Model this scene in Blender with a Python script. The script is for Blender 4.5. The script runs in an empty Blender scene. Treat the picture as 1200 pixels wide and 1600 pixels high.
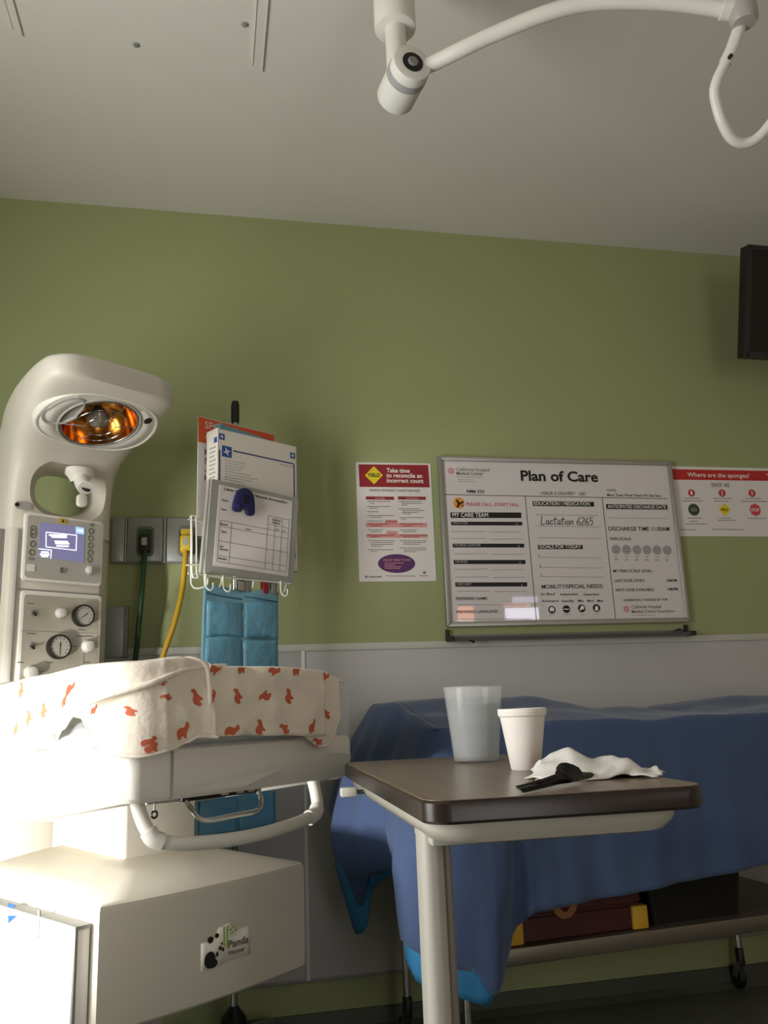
import bpy, bmesh, math, random
from mathutils import Vector, Matrix, noise
random.seed(7)
SC = bpy.context.scene
COL = SC.collection
PI = math.pi

# ------------------------------------------------------------------ camera
FPX, YAW, PITCH, ROLL = 1306.5, math.radians(11.995), math.radians(12.926), math.radians(-2.212)
CAM = Vector((0, 0, 0.9514))
D, CEIL = 2.764, 2.70            # green wall plane, ceiling height
_f = Vector((math.sin(YAW)*math.cos(PITCH), math.cos(YAW)*math.cos(PITCH), math.sin(PITCH)))
_r = Vector((math.cos(YAW), -math.sin(YAW), 0)); _u = _r.cross(_f)
_c, _s = math.cos(ROLL), math.sin(ROLL)
RX, UX = _c*_r + _s*_u, -_s*_r + _c*_u
cd = bpy.data.cameras.new('camera'); cam = bpy.data.objects.new('camera', cd); COL.objects.link(cam)
M = Matrix((RX, UX, -_f)).transposed().to_4x4(); M.translation = CAM
cam.matrix_world = M
cd.sensor_fit = 'VERTICAL'; cd.sensor_height = 36; cd.lens = FPX/1600*36; cd.clip_start = .02
SC.camera = cam

# ------------------------------------------------------------------ world, daylight, exposure
w = bpy.data.worlds.new('world'); SC.world = w; w.use_nodes = True
w.node_tree.nodes['Background'].inputs[0].default_value = (.75, .86, 1, 1)
w.node_tree.nodes['Background'].inputs[1].default_value = 1.5
def area(name, loc, target, sx, sy, power, color, spread=180):
    l = bpy.data.lights.new(name, 'AREA'); l.shape = 'RECTANGLE'; l.size = sx; l.size_y = sy
    l.energy = power; l.color = color; l.spread = math.radians(spread)
    o = bpy.data.objects.new(name, l); COL.objects.link(o); o.location = loc
    o.rotation_euler = (Vector(target)-Vector(loc)).to_track_quat('-Z', 'Y').to_euler()
    return o
# daylight entering by the window of the left wall
area('window_daylight', (-1.30, 1.12, 1.24), (1, 1.12, 1.24), .92, 1.28, 43, (1, .98, .94))
# warm fill added in the unseen rear doorway to lift the front faces
area('warm_fill', (.95, -2.06, 1.03), (.95, 2, 1.03), .88, 2.0, 12.5, (1, .86, .74))
SC.view_settings.view_transform = 'Standard'; SC.view_settings.look = 'None'
SC.view_settings.exposure = -0.10; SC.view_settings.gamma = 1
try: SC.view_settings.use_curve_mapping = False
except Exception: pass
SC.cycles.max_bounces = 10; SC.cycles.diffuse_bounces = 6; SC.cycles.caustics_reflective = False; SC.cycles.caustics_refractive = False
SC.cycles.use_denoising = True
SC.cycles.sample_clamp_indirect = 4

# ------------------------------------------------------------------ measuring helpers (pixel of the photograph -> point in the room)
def ray(x, y): return _f*FPX + RX*(x-600) + UX*(800-y)
def atY(x, y, Y): d = ray(x, y); return CAM + d*(Y/d.y)
def atz(x, y, z): d = ray(x, y); return CAM + d*((z-CAM.z)/d.z)
class Frame:
    def __init__(s, O, yaw):
        s.O = Vector(O); a = math.radians(yaw); s.yaw = a
        s.e = Vector((math.cos(a), math.sin(a), 0)); s.b = Vector((-s.e.y, s.e.x, 0))
        d = CAM-s.O; s.c = Vector((d.dot(s.e), d.dot(s.b), d.z))
    def r(s, x, y): r = ray(x, y); return Vector((r.dot(s.e), r.dot(s.b), r.z))
    def V(s, x, y, v): d = s.r(x, y); return s.c + d*((v-s.c.y)/d.y)
    def U(s, x, y, u): d = s.r(x, y); return s.c + d*((u-s.c.x)/d.x)
    def Z(s, x, y, z): d = s.r(x, y); return s.c + d*((z-s.c.z)/d.z)

# ------------------------------------------------------------------ materials
def lin(c):
    return tuple(((x/255)/12.92 if x/255 <= .04045 else ((x/255+.055)/1.055)**2.4) for x in c)
MATS = {}
def mat(name, rgb, rough=.5, metal=0, vary=.06, scale=8, bump=0, bscale=60, spec=.5, emit=0, trans=0, alpha=1, coat=0, sheen=0, ior=1.45):
    if name in MATS: return MATS[name]
    m = bpy.data.materials.new(name); m.use_nodes = True
    nt = m.node_tree; b = nt.nodes['Principled BSDF']
    c = lin(rgb)
    tc = nt.nodes.new('ShaderNodeTexCoord')
    if vary:
        n = nt.nodes.new('ShaderNodeTexNoise'); n.inputs['Scale'].default_value = scale; n.inputs['Detail'].default_value = 4
        nt.links.new(tc.outputs['Object'], n.inputs['Vector'])
        mx = nt.nodes.new('ShaderNodeMixRGB')
        mx.inputs[1].default_value = tuple(x*(1-vary) for x in c)+(1,)
        mx.inputs[2].default_value = tuple(min(1, x*(1+vary)) for x in c)+(1,)
        nt.links.new(n.outputs['Fac'], mx.inputs[0]); nt.links.new(mx.outputs[0], b.inputs['Base Color'])
    else: b.inputs['Base Color'].default_value = c+(1,)
    b.inputs['Roughness'].default_value = rough; b.inputs['Metallic'].default_value = metal
    b.inputs['Specular IOR Level'].default_value = spec; b.inputs['IOR'].default_value = ior
    b.inputs['Transmission Weight'].default_value = trans; b.inputs['Alpha'].default_value = alpha
    b.inputs['Coat Weight'].default_value = coat; b.inputs['Sheen Weight'].default_value = sheen
    if emit:
        b.inputs['Emission Color'].default_value = c+(1,); b.inputs['Emission Strength'].default_value = emit
    if bump:
        n2 = nt.nodes.new('ShaderNodeTexNoise'); n2.inputs['Scale'].default_value = bscale; n2.inputs['Detail'].default_value = 5
        nt.links.new(tc.outputs['Object'], n2.inputs['Vector'])
        bp = nt.nodes.new('ShaderNodeBump'); bp.inputs['Strength'].default_value = bump; bp.inputs['Distance'].default_value = .01
        nt.links.new(n2.outputs['Fac'], bp.inputs['Height']); nt.links.new(bp.outputs['Normal'], b.inputs['Normal'])
    MATS[name] = m; return m
def clear(name, rgb, amount=.85, rough=.05, tint=.5):
    """thin clear sheet: mostly see-through with a gloss"""
    if name in MATS: return MATS[name]
    m = bpy.data.materials.new(name); m.use_nodes = True; nt = m.node_tree
    b = nt.nodes['Principled BSDF']; b.inputs['Base Color'].default_value = lin(rgb)+(1,); b.inputs['Roughness'].default_value = rough
    t = nt.nodes.new('ShaderNodeBsdfTransparent'); t.inputs[0].default_value = (1, 1, 1, 1)
    mx = nt.nodes.new('ShaderNodeMixShader'); mx.inputs[0].default_value = 1-amount
    nt.links.new(t.outputs[0], mx.inputs[1]); nt.links.new(b.outputs[0], mx.inputs[2])
    nt.links.new(mx.outputs[0], nt.nodes['Material Output'].inputs[0])
    MATS[name] = m; return m

green = mat('green_wall_paint', (152, 159, 112), .75, vary=.03, scale=3, bump=.05, bscale=220)
wainm = mat('white_wainscot', (182, 180, 178), .42, vary=.03, bump=.02, bscale=90)
ceilm = mat('ceiling_paint', (214, 210, 200), .85, vary=.03, scale=2, bump=.06, bscale=260)
floorm = mat('vinyl_floor', (92, 96, 84), .35, vary=.2, scale=20)
white_pl = mat('white_plastic', (226, 222, 212), .38, vary=.02)
cream_pl = mat('cream_plastic', (203, 197, 183), .42, vary=.03, bump=.03, bscale=400)
grey_pl = mat('grey_plastic', (168, 166, 158), .45, vary=.03)
midgrey = mat('mid_grey_plastic', (128, 128, 124), .5, vary=.04)
dark_pl = mat('dark_plastic', (24, 23, 22), .4, vary=.1)
black = mat('black_print', (22, 20, 20), .5, vary=0)
blackgloss = mat('black_gloss', (10, 10, 11), .18, vary=0)
chrome = mat('chrome', (190, 190, 188), .18, 1, vary=.03)
steel = mat('brushed_steel', (165, 165, 162), .35, 1, vary=.08, scale=30)
alu = mat('aluminium_frame', (176, 174, 168), .4, .8, vary=.05)
paper = mat('white_paper', (222, 216, 212), .55, vary=.02)
wbm = mat('whiteboard_face', (216, 210, 208), .025, vary=.01, spec=.6)
redp = mat('red_print', (186, 42, 38), .5, vary=.02)
darkred = mat('dark_red_print', (140, 34, 38), .5, vary=.02)
pinkp = mat('pink_print', (214, 150, 146), .5, vary=.02)
purple = mat('purple_print', (88, 44, 98), .5, vary=.02)
yellowp = mat('yellow_print', (226, 202, 40), .5, vary=.02)
orangep = mat('orange_print', (222, 92, 52), .5, vary=.03)
whitep = mat('white_print', (236, 232, 226), .5, vary=0)
greyp = mat('grey_print', (118, 114, 112), .5, vary=0)
lgreyp = mat('light_grey_print', (160, 158, 158), .5, vary=.05)
greenp = mat('dark_green_print', (58, 72, 52), .5, vary=.02)
bluep = mat('blue_print', (44, 82, 152), .5, vary=.02)
navyp = mat('navy_print', (40, 46, 110), .5, vary=.02)
pinkr = mat('pink_red_print', (206, 70, 88), .5, vary=.02)
drapem = mat('blue_drape_fabric', (62, 80, 116), .8, vary=.08, scale=14, bump=.12, bscale=120, sheen=.2)
liningm = mat('light_blue_lining', (50, 122, 168), .6, vary=.06, scale=14, bump=.08, bscale=120)

# ------------------------------------------------------------------ mesh builder
def spline(pts, n=8, closed=False):
    P = [Vector(p) for p in pts]; out = []; N = len(P)
    rng = range(N if closed else N-1)
    for i in rng:
        p0 = P[(i-1) % N] if (closed or i > 0) else P[0]*2-P[1]
        p1 = P[i]; p2 = P[(i+1) % N]
        p3 = P[(i+2) % N] if (closed or i+2 < N) else P[-1]*2-P[-2]
        for k in range(n):
            t = k/n; t2 = t*t; t3 = t2*t
            out.append(.5*((2*p1)+(p2-p0)*t+(2*p0-5*p1+4*p2-p3)*t2+(3*p1-p0-3*p2+p3)*t3))
    if not closed: out.append(P[-1])
    return out
def interp(x, tab):
    if x <= tab[0][0]: return tab[0][1]
    for (a, va), (b, vb) in zip(tab, tab[1:]):
        if x <= b:
            t = (x-a)/(b-a); t = t*t*(3-2*t); return va+(vb-va)*t
    return tab[-1][1]
class MB:
    def __init__(s): s.v = []; s.f = []
    def add(s, vs, fs):
        o = len(s.v); s.v += [tuple(x) for x in vs]; s.f += [tuple(i+o for i in f) for f in fs]; return s
    def box(s, x0, x1, y0, y1, z0, z1):
        return s.add([(x0,y0,z0),(x1,y0,z0),(x1,y1,z0),(x0,y1,z0),(x0,y0,z1),(x1,y0,z1),(x1,y1,z1),(x0,y1,z1)],
                     [(0,3,2,1),(4,5,6,7),(0,1,5,4),(1,2,6,5),(2,3,7,6),(3,0,4,7)])
    def loft(s, rings, cap=True, closed=True):
        n = len(rings[0]); vs = [p for r in rings for p in r]; fs = []
        for i in range(len(rings)-1):
            for j in range(n if closed else n-1):
                a = i*n+j; b = i*n+(j+1) % n; fs.append((a, b, b+n, a+n))
        if cap: fs.append(tuple(range(n-1, -1, -1))); fs.append(tuple((len(rings)-1)*n+j for j in range(n)))
        return s.add(vs, fs)
    def tube(s, pts, r, seg=10, closed=False):
        P = [Vector(p) for p in pts]; N = len(P); rings = []; nrm = None
        for i in range(N):
            if closed: t = P[(i+1) % N]-P[i-1]
            else: t = P[min(i+1, N-1)]-P[max(i-1, 0)]
            t.normalize()
            if nrm is None:
                nrm = t.orthogonal().normalized()
            nrm = (nrm - t*nrm.dot(t)).normalized(); bi = t.cross(nrm)
            rr = r(i/(N-1)) if callable(r) else r
            rings.append([P[i]+(nrm*math.cos(a)+bi*math.sin(a))*rr for a in [2*PI*k/seg for k in range(seg)]])
        if closed: rings.append(rings[0])
        return s.loft(rings, cap=not closed)
    def cyl(s, p0, p1, r0, r1=None, seg=24):
        r1 = r0 if r1 is None else r1
        p0, p1 = Vector(p0), Vector(p1); t = (p1-p0).normalized(); n = t.orthogonal().normalized(); b = t.cross(n)
        return s.loft([[p+(n*math.cos(a)+b*math.sin(a))*r for a in [2*PI*k/seg for k in range(seg)]] for p, r in ((p0, r0), (p1, r1))])
    def lathe(s, prof, fn=None, seg=32, cap=False):
        """prof [(r, h)]; fn maps (x, y, h) to a point"""
        fn = fn or (lambda x, y, h: (x, y, h))
        rings = [[fn(max(r, 1e-5)*math.cos(2*PI*k/seg), max(r, 1e-5)*math.sin(2*PI*k/seg), h) for k in range(seg)] for r, h in prof]
        return s.loft(rings, cap=cap)
    def prism(s, poly, ext):
        n = len(poly); e = Vector(ext)
        vs = [Vector(p) for p in poly]+[Vector(p)+e for p in poly]
        fs = [tuple(range(n)), tuple(range(2*n-1, n-1, -1))]+[(i, i+n, (i+1) % n+n, (i+1) % n) for i in range(n)]
        return s.add(vs, fs)
    def grid(s, fn, nu, nv):
        vs = [fn(i/nu, j/nv) for i in range(nu+1) for j in range(nv+1)]
        fs = [(i*(nv+1)+j, (i+1)*(nv+1)+j, (i+1)*(nv+1)+j+1, i*(nv+1)+j+1) for i in range(nu) for j in range(nv)]
        return s.add(vs, fs)
    def mesh(s, name, bevel=0, seg=2, fix=True, angle=35, smooth=True):
        me = bpy.data.meshes.new(name); bm = bmesh.new()
        vs = [bm.verts.new(v) for v in s.v]
        for f in s.f:
            try: bm.faces.new([vs[i] for i in f])
            except ValueError: pass
        bmesh.ops.remove_doubles(bm, verts=bm.verts, dist=1e-6)
        if fix: bmesh.ops.recalc_face_normals(bm, faces=bm.faces)
        if bevel:
            es = [e for e in bm.edges if len(e.link_faces) == 2 and e.calc_face_angle(0) > math.radians(30)]
            bmesh.ops.bevel(bm, geom=es, offset=bevel, segments=seg, affect='EDGES', clamp_overlap=True, profile=.5)
        bm.to_mesh(me); bm.free()
        if smooth:
            for p in me.polygons: p.use_smooth = True
            me.set_sharp_from_angle(angle=math.radians(angle))
        return me
    def build(s, name, m, parent=None, bevel=0, seg=2, solid=0, sub=0, fix=True, angle=35, smooth=True):
        o = link(name, s.mesh(name, bevel, seg, fix, angle, smooth), m, parent)
        if sub: md = o.modifiers.new('sub', 'SUBSURF'); md.levels = md.render_levels = sub
        if solid: md = o.modifiers.new('thick', 'SOLIDIFY'); md.thickness = solid; md.offset = 0
        return o
def link(name, me, m, parent=None):
    o = bpy.data.objects.new(name, me); COL.objects.link(o); o.parent = parent
    if m is not None and not me.materials: me.materials.append(m)
    return o
def tag(o, label=None, cat=None, group=None, kind=None):
    if label: o['label'] = label
    if cat: o['category'] = cat
    if group: o['group'] = group
    if kind: o['kind'] = kind
    return o
def thing(name, label, cat, loc=(0,0,0), yaw=0, group=None):
    o = bpy.data.objects.new(name, None); COL.objects.link(o); o.empty_display_size = .05
    o.location = loc; o.rotation_euler = (0, 0, yaw); return tag(o, label, cat, group)
def boolean(o, cutters):
    """cut the given builder meshes out of a mesh object"""
    for i, c in enumerate(cutters):
        co = link('cutter', c.mesh('cutter'), None, o.parent)
        md = o.modifiers.new('cut', 'BOOLEAN'); md.operation = 'DIFFERENCE'; md.object = co; md.solver = 'EXACT'
        bpy.context.view_layer.update()
        dg = bpy.context.evaluated_depsgraph_get()
        me = bpy.data.meshes.new_from_object(o.evaluated_get(dg))
        o.modifiers.clear(); old = o.data; o.data = me; me.name = old.name
        bpy.data.objects.remove(co)
    for p in o.data.polygons: p.use_smooth = True
    o.data.set_sharp_from_angle(angle=math.radians(32))
def rrect(x0, x1, z0, z1, r, n=5):
    out = []
    for cx, cz, a0 in ((x1-r, z1-r, 0), (x0+r, z1-r, 90), (x0+r, z0+r, 180), (x1-r, z0+r, 270)):
        for k in range(n+1):
            a = math.radians(a0+90*k/n); out.append((cx+r*math.cos(a), cz+r*math.sin(a)))
    return out
def plate(poly, y0, y1):
    """flat outline in x-z pulled from y0 to y1"""
    return MB().prism([(x, y0, z) for x, z in poly], (0, y1-y0, 0))
def circle(cx, cz, r, n=24, rz=None): return [(cx+r*math.cos(2*PI*k/n), cz+(rz or r)*math.sin(2*PI*k/n)) for k in range(n)]

# lettering: outlines of the default font turned into flat meshes on a vertical x-z face
_cap = None
def text_mesh(body, bold=0, shear=0):
    cu = bpy.data.curves.new('txt', 'FONT'); cu.body = body; cu.size = 1; cu.offset = bold; cu.shear = shear; cu.resolution_u = 3
    o = bpy.data.objects.new('txt', cu); COL.objects.link(o); bpy.context.view_layer.update()
    me = bpy.data.meshes.new_from_object(o.evaluated_get(bpy.context.evaluated_depsgraph_get()))
    bpy.data.objects.remove(o); bpy.data.curves.remove(cu); return me
def text(parent, body, x, z, wd, h, y, m, name='lettering', bold=.012, shear=0, rot=0):
    global _cap
    if _cap is None: _cap = max(v.co.y for v in text_mesh('H').vertices)
    me = text_mesh(body, bold, shear); me.name = name
    xs = [v.co.x for v in me.vertices]; x0, x1 = min(xs), max(xs)
    sz = h/_cap; sx = (wd/(x1-x0)) if wd else sz
    for v in me.vertices:
        px, pz = (v.co.x-x0)*sx, v.co.y*sz
        v.co = (x+px*math.cos(rot)-pz*math.sin(rot), y, z+px*math.sin(rot)+pz*math.cos(rot))
    me.materials.clear(); return link(name, me, m, parent)

class Quad:
    """maps photo pixels inside a flat four-cornered sheet to its own x-z metres"""
    def __init__(s, tl, tr, br, bl, W, H):
        src = [tl, tr, br, bl]; dst = [(0, H), (W, H), (W, 0), (0, 0)]
        A = []; B = []
        for (x, y), (X, Z) in zip(src, dst):
            A.append([x, y, 1, 0, 0, 0, -X*x, -X*y]); B.append(X)
            A.append([0, 0, 0, x, y, 1, -Z*x, -Z*y]); B.append(Z)
        n = 8
        for i in range(n):
            k = max(range(i, n), key=lambda r: abs(A[r][i])); A[i], A[k] = A[k], A[i]; B[i], B[k] = B[k], B[i]
            for r in range(n):
                if r != i:
                    q = A[r][i]/A[i][i]
                    for c in range(i, n): A[r][c] -= q*A[i][c]
                    B[r] -= q*B[i]
        s.h = [B[i]/A[i][i] for i in range(n)]
    def __call__(s, x, y):
        h = s.h; w_ = h[6]*x+h[7]*y+1
        return ((h[0]*x+h[1]*y+h[2])/w_, (h[3]*x+h[4]*y+h[5])/w_)
class Sheet:
    """printing on a flat sheet; positions given as read off the photograph"""
    def __init__(s, parent, quad, y): s.p = parent; s.q = quad; s.y = y
    def t(s, body, x0, x1, yb, cap, m=None, name='lettering', bold=.012, shear=0, lift=.0009):
        a = s.q(x0, yb); b = s.q(x1, yb); c = s.q(x0, yb-cap)
        return text(s.p, body, a[0], (a[1]+b[1])/2, b[0]-a[0], c[1]-a[1], s.y-lift, m or black, name, bold, shear)
    def bar(s, x0, y0, x1, y1, m=None, name='bar', lift=.0005):
        a = s.q(x0, y1); b = s.q(x1, y0)
        return MB().box(a[0], b[0], s.y-lift, s.y, a[1], b[1]).build(name, m or black, s.p, smooth=False)
    def disc(s, x, y, r, m, name='disc', lift=.0005, n=24, ratio=1):
        a = s.q(x, y); rr = s.q(x+r, y)[0]-a[0]
        return plate(circle(a[0], a[1], rr, n, rr*ratio), s.y-lift, s.y).build(name, m, s.p, smooth=False)
    def poly(s, pts, m, name, lift=.0005):
        return plate([s.q(*p) for p in pts], s.y-lift, s.y).build(name, m, s.p, smooth=False)
    def line(s, p0, p1, wd, m=None, name='rule', lift=.0004):
        a, b = Vector(s.q(*p0)), Vector(s.q(*p1)); d = (b-a).normalized(); n = Vector((-d.y, d.x))*wd/2
        return plate([a+n, a-n, b-n, b+n], s.y-lift, s.y).build(name, m or black, s.p, smooth=False)
    def print_(s, rows, m=None, name='small_print', lift=.0004, th=1.1):
        """rows of print too small to read: short dashes as long as words"""
        mb = MB(); rnd = random.Random(int(rows[0][0]*7+rows[0][2]))
        for x0, x1, y in rows:
            x = x0
            while x < x1-1:
                e = min(x1, x+rnd.uniform(2.2, 5.5)); a = s.q(x, y+th/2); b = s.q(e, y-th/2)
                mb.box(a[0], b[0], s.y-lift, s.y, a[1], b[1]); x = e+.7
        return tag(mb.build(name, m or greyp, s.p, smooth=False), kind='stuff')
def star(sheet, x, y, r, m):
    a = sheet.q(x, y); rr = sheet.q(x+r, y)[0]-a[0]; mb = MB()
    for k in range(6):
        an = PI/2+k*PI/3; c = (a[0]+.6*rr*math.cos(an), a[1]+.6*rr*math.sin(an)); pts = []
        for j in range(12):
            t = 2*PI*j/12; lx, lz = .42*rr*math.cos(t), .2*rr*math.sin(t)
            pts.append((c[0]+lx*math.cos(an)-lz*math.sin(an), sheet.y-.0005, c[1]+lx*math.sin(an)+lz*math.cos(an)))
        mb.prism(pts, (0, .0005, 0))
    return mb.build('emblem', m, sheet.p, smooth=False)

# ================================================================== the room
XL, XR, YB = -1.25, 3.1, -2.0
def struct(mb, name, m, parent=None, **k):
    o = mb.build(name, m, parent, **k)
    if parent is None: o['kind'] = 'structure'
    return o
struct(MB().box(XL-.1, XR+.1, D, D+.1, 0, CEIL), 'wall_back', green)
creamw = mat('cream_wall_paint', (212, 200, 180), .75, vary=.03, scale=3, bump=.05, bscale=220)  # unseen walls made cream to bounce warmer light forward
DX0, DX1, DZ1 = .48, 1.42, 2.06
struct(MB().box(XL-.1, DX0, YB-.1, YB, 0, CEIL).box(DX1, XR+.1, YB-.1, YB, 0, CEIL).box(DX0, DX1, YB-.1, YB, DZ1, CEIL), 'wall_rear', creamw)
struct(MB().box(XR, XR+.1, YB, D, 0, CEIL), 'wall_right', creamw)
struct(MB().box(DX0-.05, DX0, YB-.1, YB+.015, 0, DZ1+.05).box(DX1, DX1+.05, YB-.1, YB+.015, 0, DZ1+.05).box(DX0, DX1, YB-.1, YB+.015, DZ1, DZ1+.05), 'door_1', mat('door_frame_grey', (120, 118, 112), .5), bevel=.004)  # unseen doorway put in to hold the warm fill
WY0, WY1, WZ0, WZ1 = .64, 1.60, .58, 1.90
wl = MB().box(XL-.1, XL, YB, WY0, 0, CEIL).box(XL-.1, XL, WY1, D, 0, CEIL).box(XL-.1, XL, WY0, WY1, 0, WZ0).box(XL-.1, XL, WY0, WY1, WZ1, CEIL)
struct(wl, 'wall_left', green)
struct(MB().box(XL-.1, XR+.1, YB-.1, D+.1, -.1, 0), 'floor', floorm)
cl = struct(MB().box(XL-.1, XR+.1, YB-.1, D+.1, CEIL, CEIL+.1), 'ceiling', ceilm)
# window of the left wall
win = struct(MB().box(XL-.1, XL+.012, WY0, WY0+.03, WZ0, WZ1).box(XL-.1, XL+.012, WY1-.03, WY1, WZ0, WZ1)
             .box(XL-.1, XL+.012, WY0, WY1, WZ1-.03, WZ1).box(XL-.1, XL+.03, WY0-.02, WY1+.02, WZ0-.02, WZ0+.02), 'window_1', white_pl)
MB().box(XL-.088, XL-.084, WY0+.03, WY1-.03, WZ0+.02, WZ1-.03).build('pane', clear('window_glass', (255, 255, 255), .95), win)
# wainscot: sheets of white board with a cap and joint strips
wz0, wz1 = .152, 1.146
joints = [XL, .298, 2.74, XR]
wa = tag(thing('trim_1', None, None, (0, D, 0)), kind='structure')
for a, b in zip(joints, joints[1:]):
    MB().box(a+.002, b-.002, -.008, 0, wz0, wz1).build('panel', wainm, wa, bevel=.001)
for x in joints[1:-1]: MB().box(x-.006, x+.006, -.0125, 0, wz0, wz1-.015).build('joint_strip', mat('joint_strip_white', (222, 220, 216), .4), wa, bevel=.002)
MB().box(XL, XR, -.013, 0, wz1-.018, wz1+.006).build('cap_rail', mat('cap_rail_paint', (190, 190, 178), .5), wa, bevel=.003)
MB().box(XL, XR, -.011, 0, wz0-.006, wz0+.004).build('bottom_bead', midgrey, wa, bevel=.002)
bb = MB().prism([(XL, D, 0), (XL, D-.03, 0), (XL, D-.012, .018), (XL, D-.008, .06), (XL, D, .06)], (XR-XL, 0, 0))
struct(bb, 'baseboard_back', mat('cove_base', (70, 74, 62), .5))
# ceiling battens and the two small fixings
for i, (x0, x1, y1) in enumerate(((.103, .128, 2.03), (-.515, -.498, 2.0))):
    t = MB().box(x0, x1, -.6, y1, CEIL-.004, CEIL).box(x0-.003, x0, -.6, y1-.02, CEIL-.0065, CEIL).box(x1, x1+.003, -.6, y1, CEIL-.0065, CEIL)
    struct(t, 'trim_%d' % (i+2), ceilm)
for (x, y), lab in (((-.207, 1.988), 'small grey ceiling fixing standing alone nearest the green wall'), ((.076, 1.872), 'small grey ceiling fixing beside the long ceiling batten')):
    o = thing('ceiling_fixing', lab, 'fixing', (x, y, CEIL), group='small fixings on the ceiling')
    MB().lathe([(0, -.006), (.005, -.006), (.007, -.003), (.007, 0)], seg=12).build('screw_head', midgrey, o)
    MB().lathe([(.007, -.001), (.010, -.001), (.010, 0)], seg=12).build('washer', grey_pl, o)

# ================================================================== infant warmer
WF = Frame((.094, 1.81, 0), 36)
wm = thing('infant_warmer', 'large white infant warmer with arched lamp head and control column', 'infant warmer', WF.O, WF.yaw)
def wv(px, py, v): p = WF.V(px, py, v); return p.x, p.z
# --- base cabinet: bowed front, domed top, side door
cb = MB(); rings = []
def cab_ring(z, inset, dome=0):
    out = []; n = 10
    for k in range(n+1):                                            # front edge, gently bowed
        u = -.242+inset+(.524-2*inset)*k/n; out.append((u, .17+inset-.018*(1-((u-.02)/.26)**2), z+dome*(1-abs(u-.02)/.3)))
    for k in range(n+1):
        u = .282-inset-(.524-2*inset)*k/n; out.append((u, .80-inset, z+dome*(1-abs(u-.02)/.3)+dome*.6))
    return out
cb.loft([cab_ring(.365, .012), cab_ring(.372, .002), cab_ring(.385, 0), cab_ring(.582, 0), cab_ring(.592, .003), cab_ring(.597, .012), cab_ring(.606, .06, .012), cab_ring(.614, .12, .02)])
cb.build('base_cabinet', cream_pl, wm, angle=28)
# the white side door with grey edge
dr = plate(rrect(.198, .66, .30, .556, .006), 0, .030)
dv = MB(); dv.v = [(-.244-.030+y, x, z) for x, y, z in dr.v]; dv.f = dr.f
door = dv.build('side_door', mat('door_white', (236, 234, 230), .4, vary=.01), wm, bevel=.003)
MB().box(-.2775, -.272, .193, .2, .30, .556).build('edge_strip', midgrey, door)
MB().box(-.2775, -.246, .193, .66, .5565, .562).build('top_strip', midgrey, door)
du_ = -.2742
a_ = WF.U(62, 1422, du_); b_ = WF.U(62, 1466, du_); MB().box(du_-.002, du_+.001, a_.y-.004, a_.y+.004, b_.z, a_.z).build('latch_slot', midgrey, door)
for tri in (((13, 1411), (25, 1414), (14, 1425)), ((13, 1430), (28, 1431), (13, 1443))):
    MB().prism([tuple(WF.U(x, y, du_)) for x, y in tri], (-.0012, 0, 0)).build('blue_mark', bluep, door, smooth=False)
# legs of the base and casters
MB().box(-.06, .09, .45, .62, .12, .40).build('base_stem', grey_pl, wm, bevel=.01)
for sx in (-1, 1):
    MB().loft([[(.02+sx*x, y+.5, z) for x, z in ((.0, .13), (.0, .17), (.03, .17), (.03, .13))] if False else
               [(.02+sx*(.05+abs(y)*.35)-.03, y+.5, .11), (.02+sx*(.05+abs(y)*.35)+.03, y+.5, .11), (.02+sx*(.05+abs(y)*.35)+.03, y+.5, .15), (.02+sx*(.05+abs(y)*.35)-.03, y+.5, .15)] for y in (-.38, -.2, 0, .2, .33)]).build('base_foot', grey_pl, wm, bevel=.008)
    for y in (.16, .79):
        cx = .02+sx*(.05+abs(y-.5)*.35)
        wh = MB().lathe([(.02, -.02), (.05, -.02), (.055, -.012), (.055, .012), (.05, .02), (.02, .02)], lambda a, b_, h: (cx+h, y+a, .055+b_), seg=20).build('caster', dark_pl, wm)
        MB().box(cx-.03, cx+.03, y-.02, y+.02, .05, .115).build('caster_fork', steel, wh, bevel=.006)
# sticker with panda and bamboo on the cabinet front
sx0, sx1, sz0, sz1 = -.022, .108, .432, .506
def cabv(u): return .17-.018*(1-((u-.02)/.26)**2)-.0012
def on_front(mb):                                                   # lay x-z outlines onto the bowed front
    mb.v = [(x, cabv(x)+y, z) for x, y, z in mb.v]; return mb
st = on_front(MB().grid(lambda a, b: (sx0+(sx1-sx0)*a, 0, sz0+(.052+.006*a if a > .62 or a < .32 else .074)*b+(.0 if a < .5 else .004)), 12, 2)).build('sticker', mat('sticker_white', (226, 222, 210), .45), wm, solid=.0006)
def decal(poly, m, name='mark', lift=-.0012): return on_front(plate(poly, lift-.0004, lift)).build(name, m, st, smooth=False)
for cx, cz, rx, rz in ((.001, .487, .007, .0065), (.017, .492, .005, .005), (.0, .449, .014, .016), (.006, .441, .013, .009), (.026, .466, .004, .004), (.033, .462, .003, .004), (.030, .474, .0025, .0025), (.018, .456, .003, .005)):
    decal(circle(cx, cz, rx, 16, rz), black, 'panda_mark')
bam = mat('bamboo_green', (150, 178, 80), .5)
for x in (.034, .042): decal([(x, .466), (x+.0045, .466), (x+.0035, .506), (x-.0005, .506)], bam, 'bamboo_mark')
for x, z in ((.052, .496), (.060, .500), (.056, .489), (.066, .492)): decal([(x-.004, z), (x, z+.003), (x+.006, z+.001), (x, z-.002)], bam, 'leaf_mark')
for body, x, z, wd, h in (('Panda', .046, .461, .056, .0145), ('Warmer', .046, .447, .045, .0085)):
    t = text(st, body, x, z, wd, h, 0, mat('sticker_grey', (96, 92, 84), .5), bold=.02)
    for v in t.data.vertices: v.co.y = cabv(v.co.x)-.0016
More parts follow.
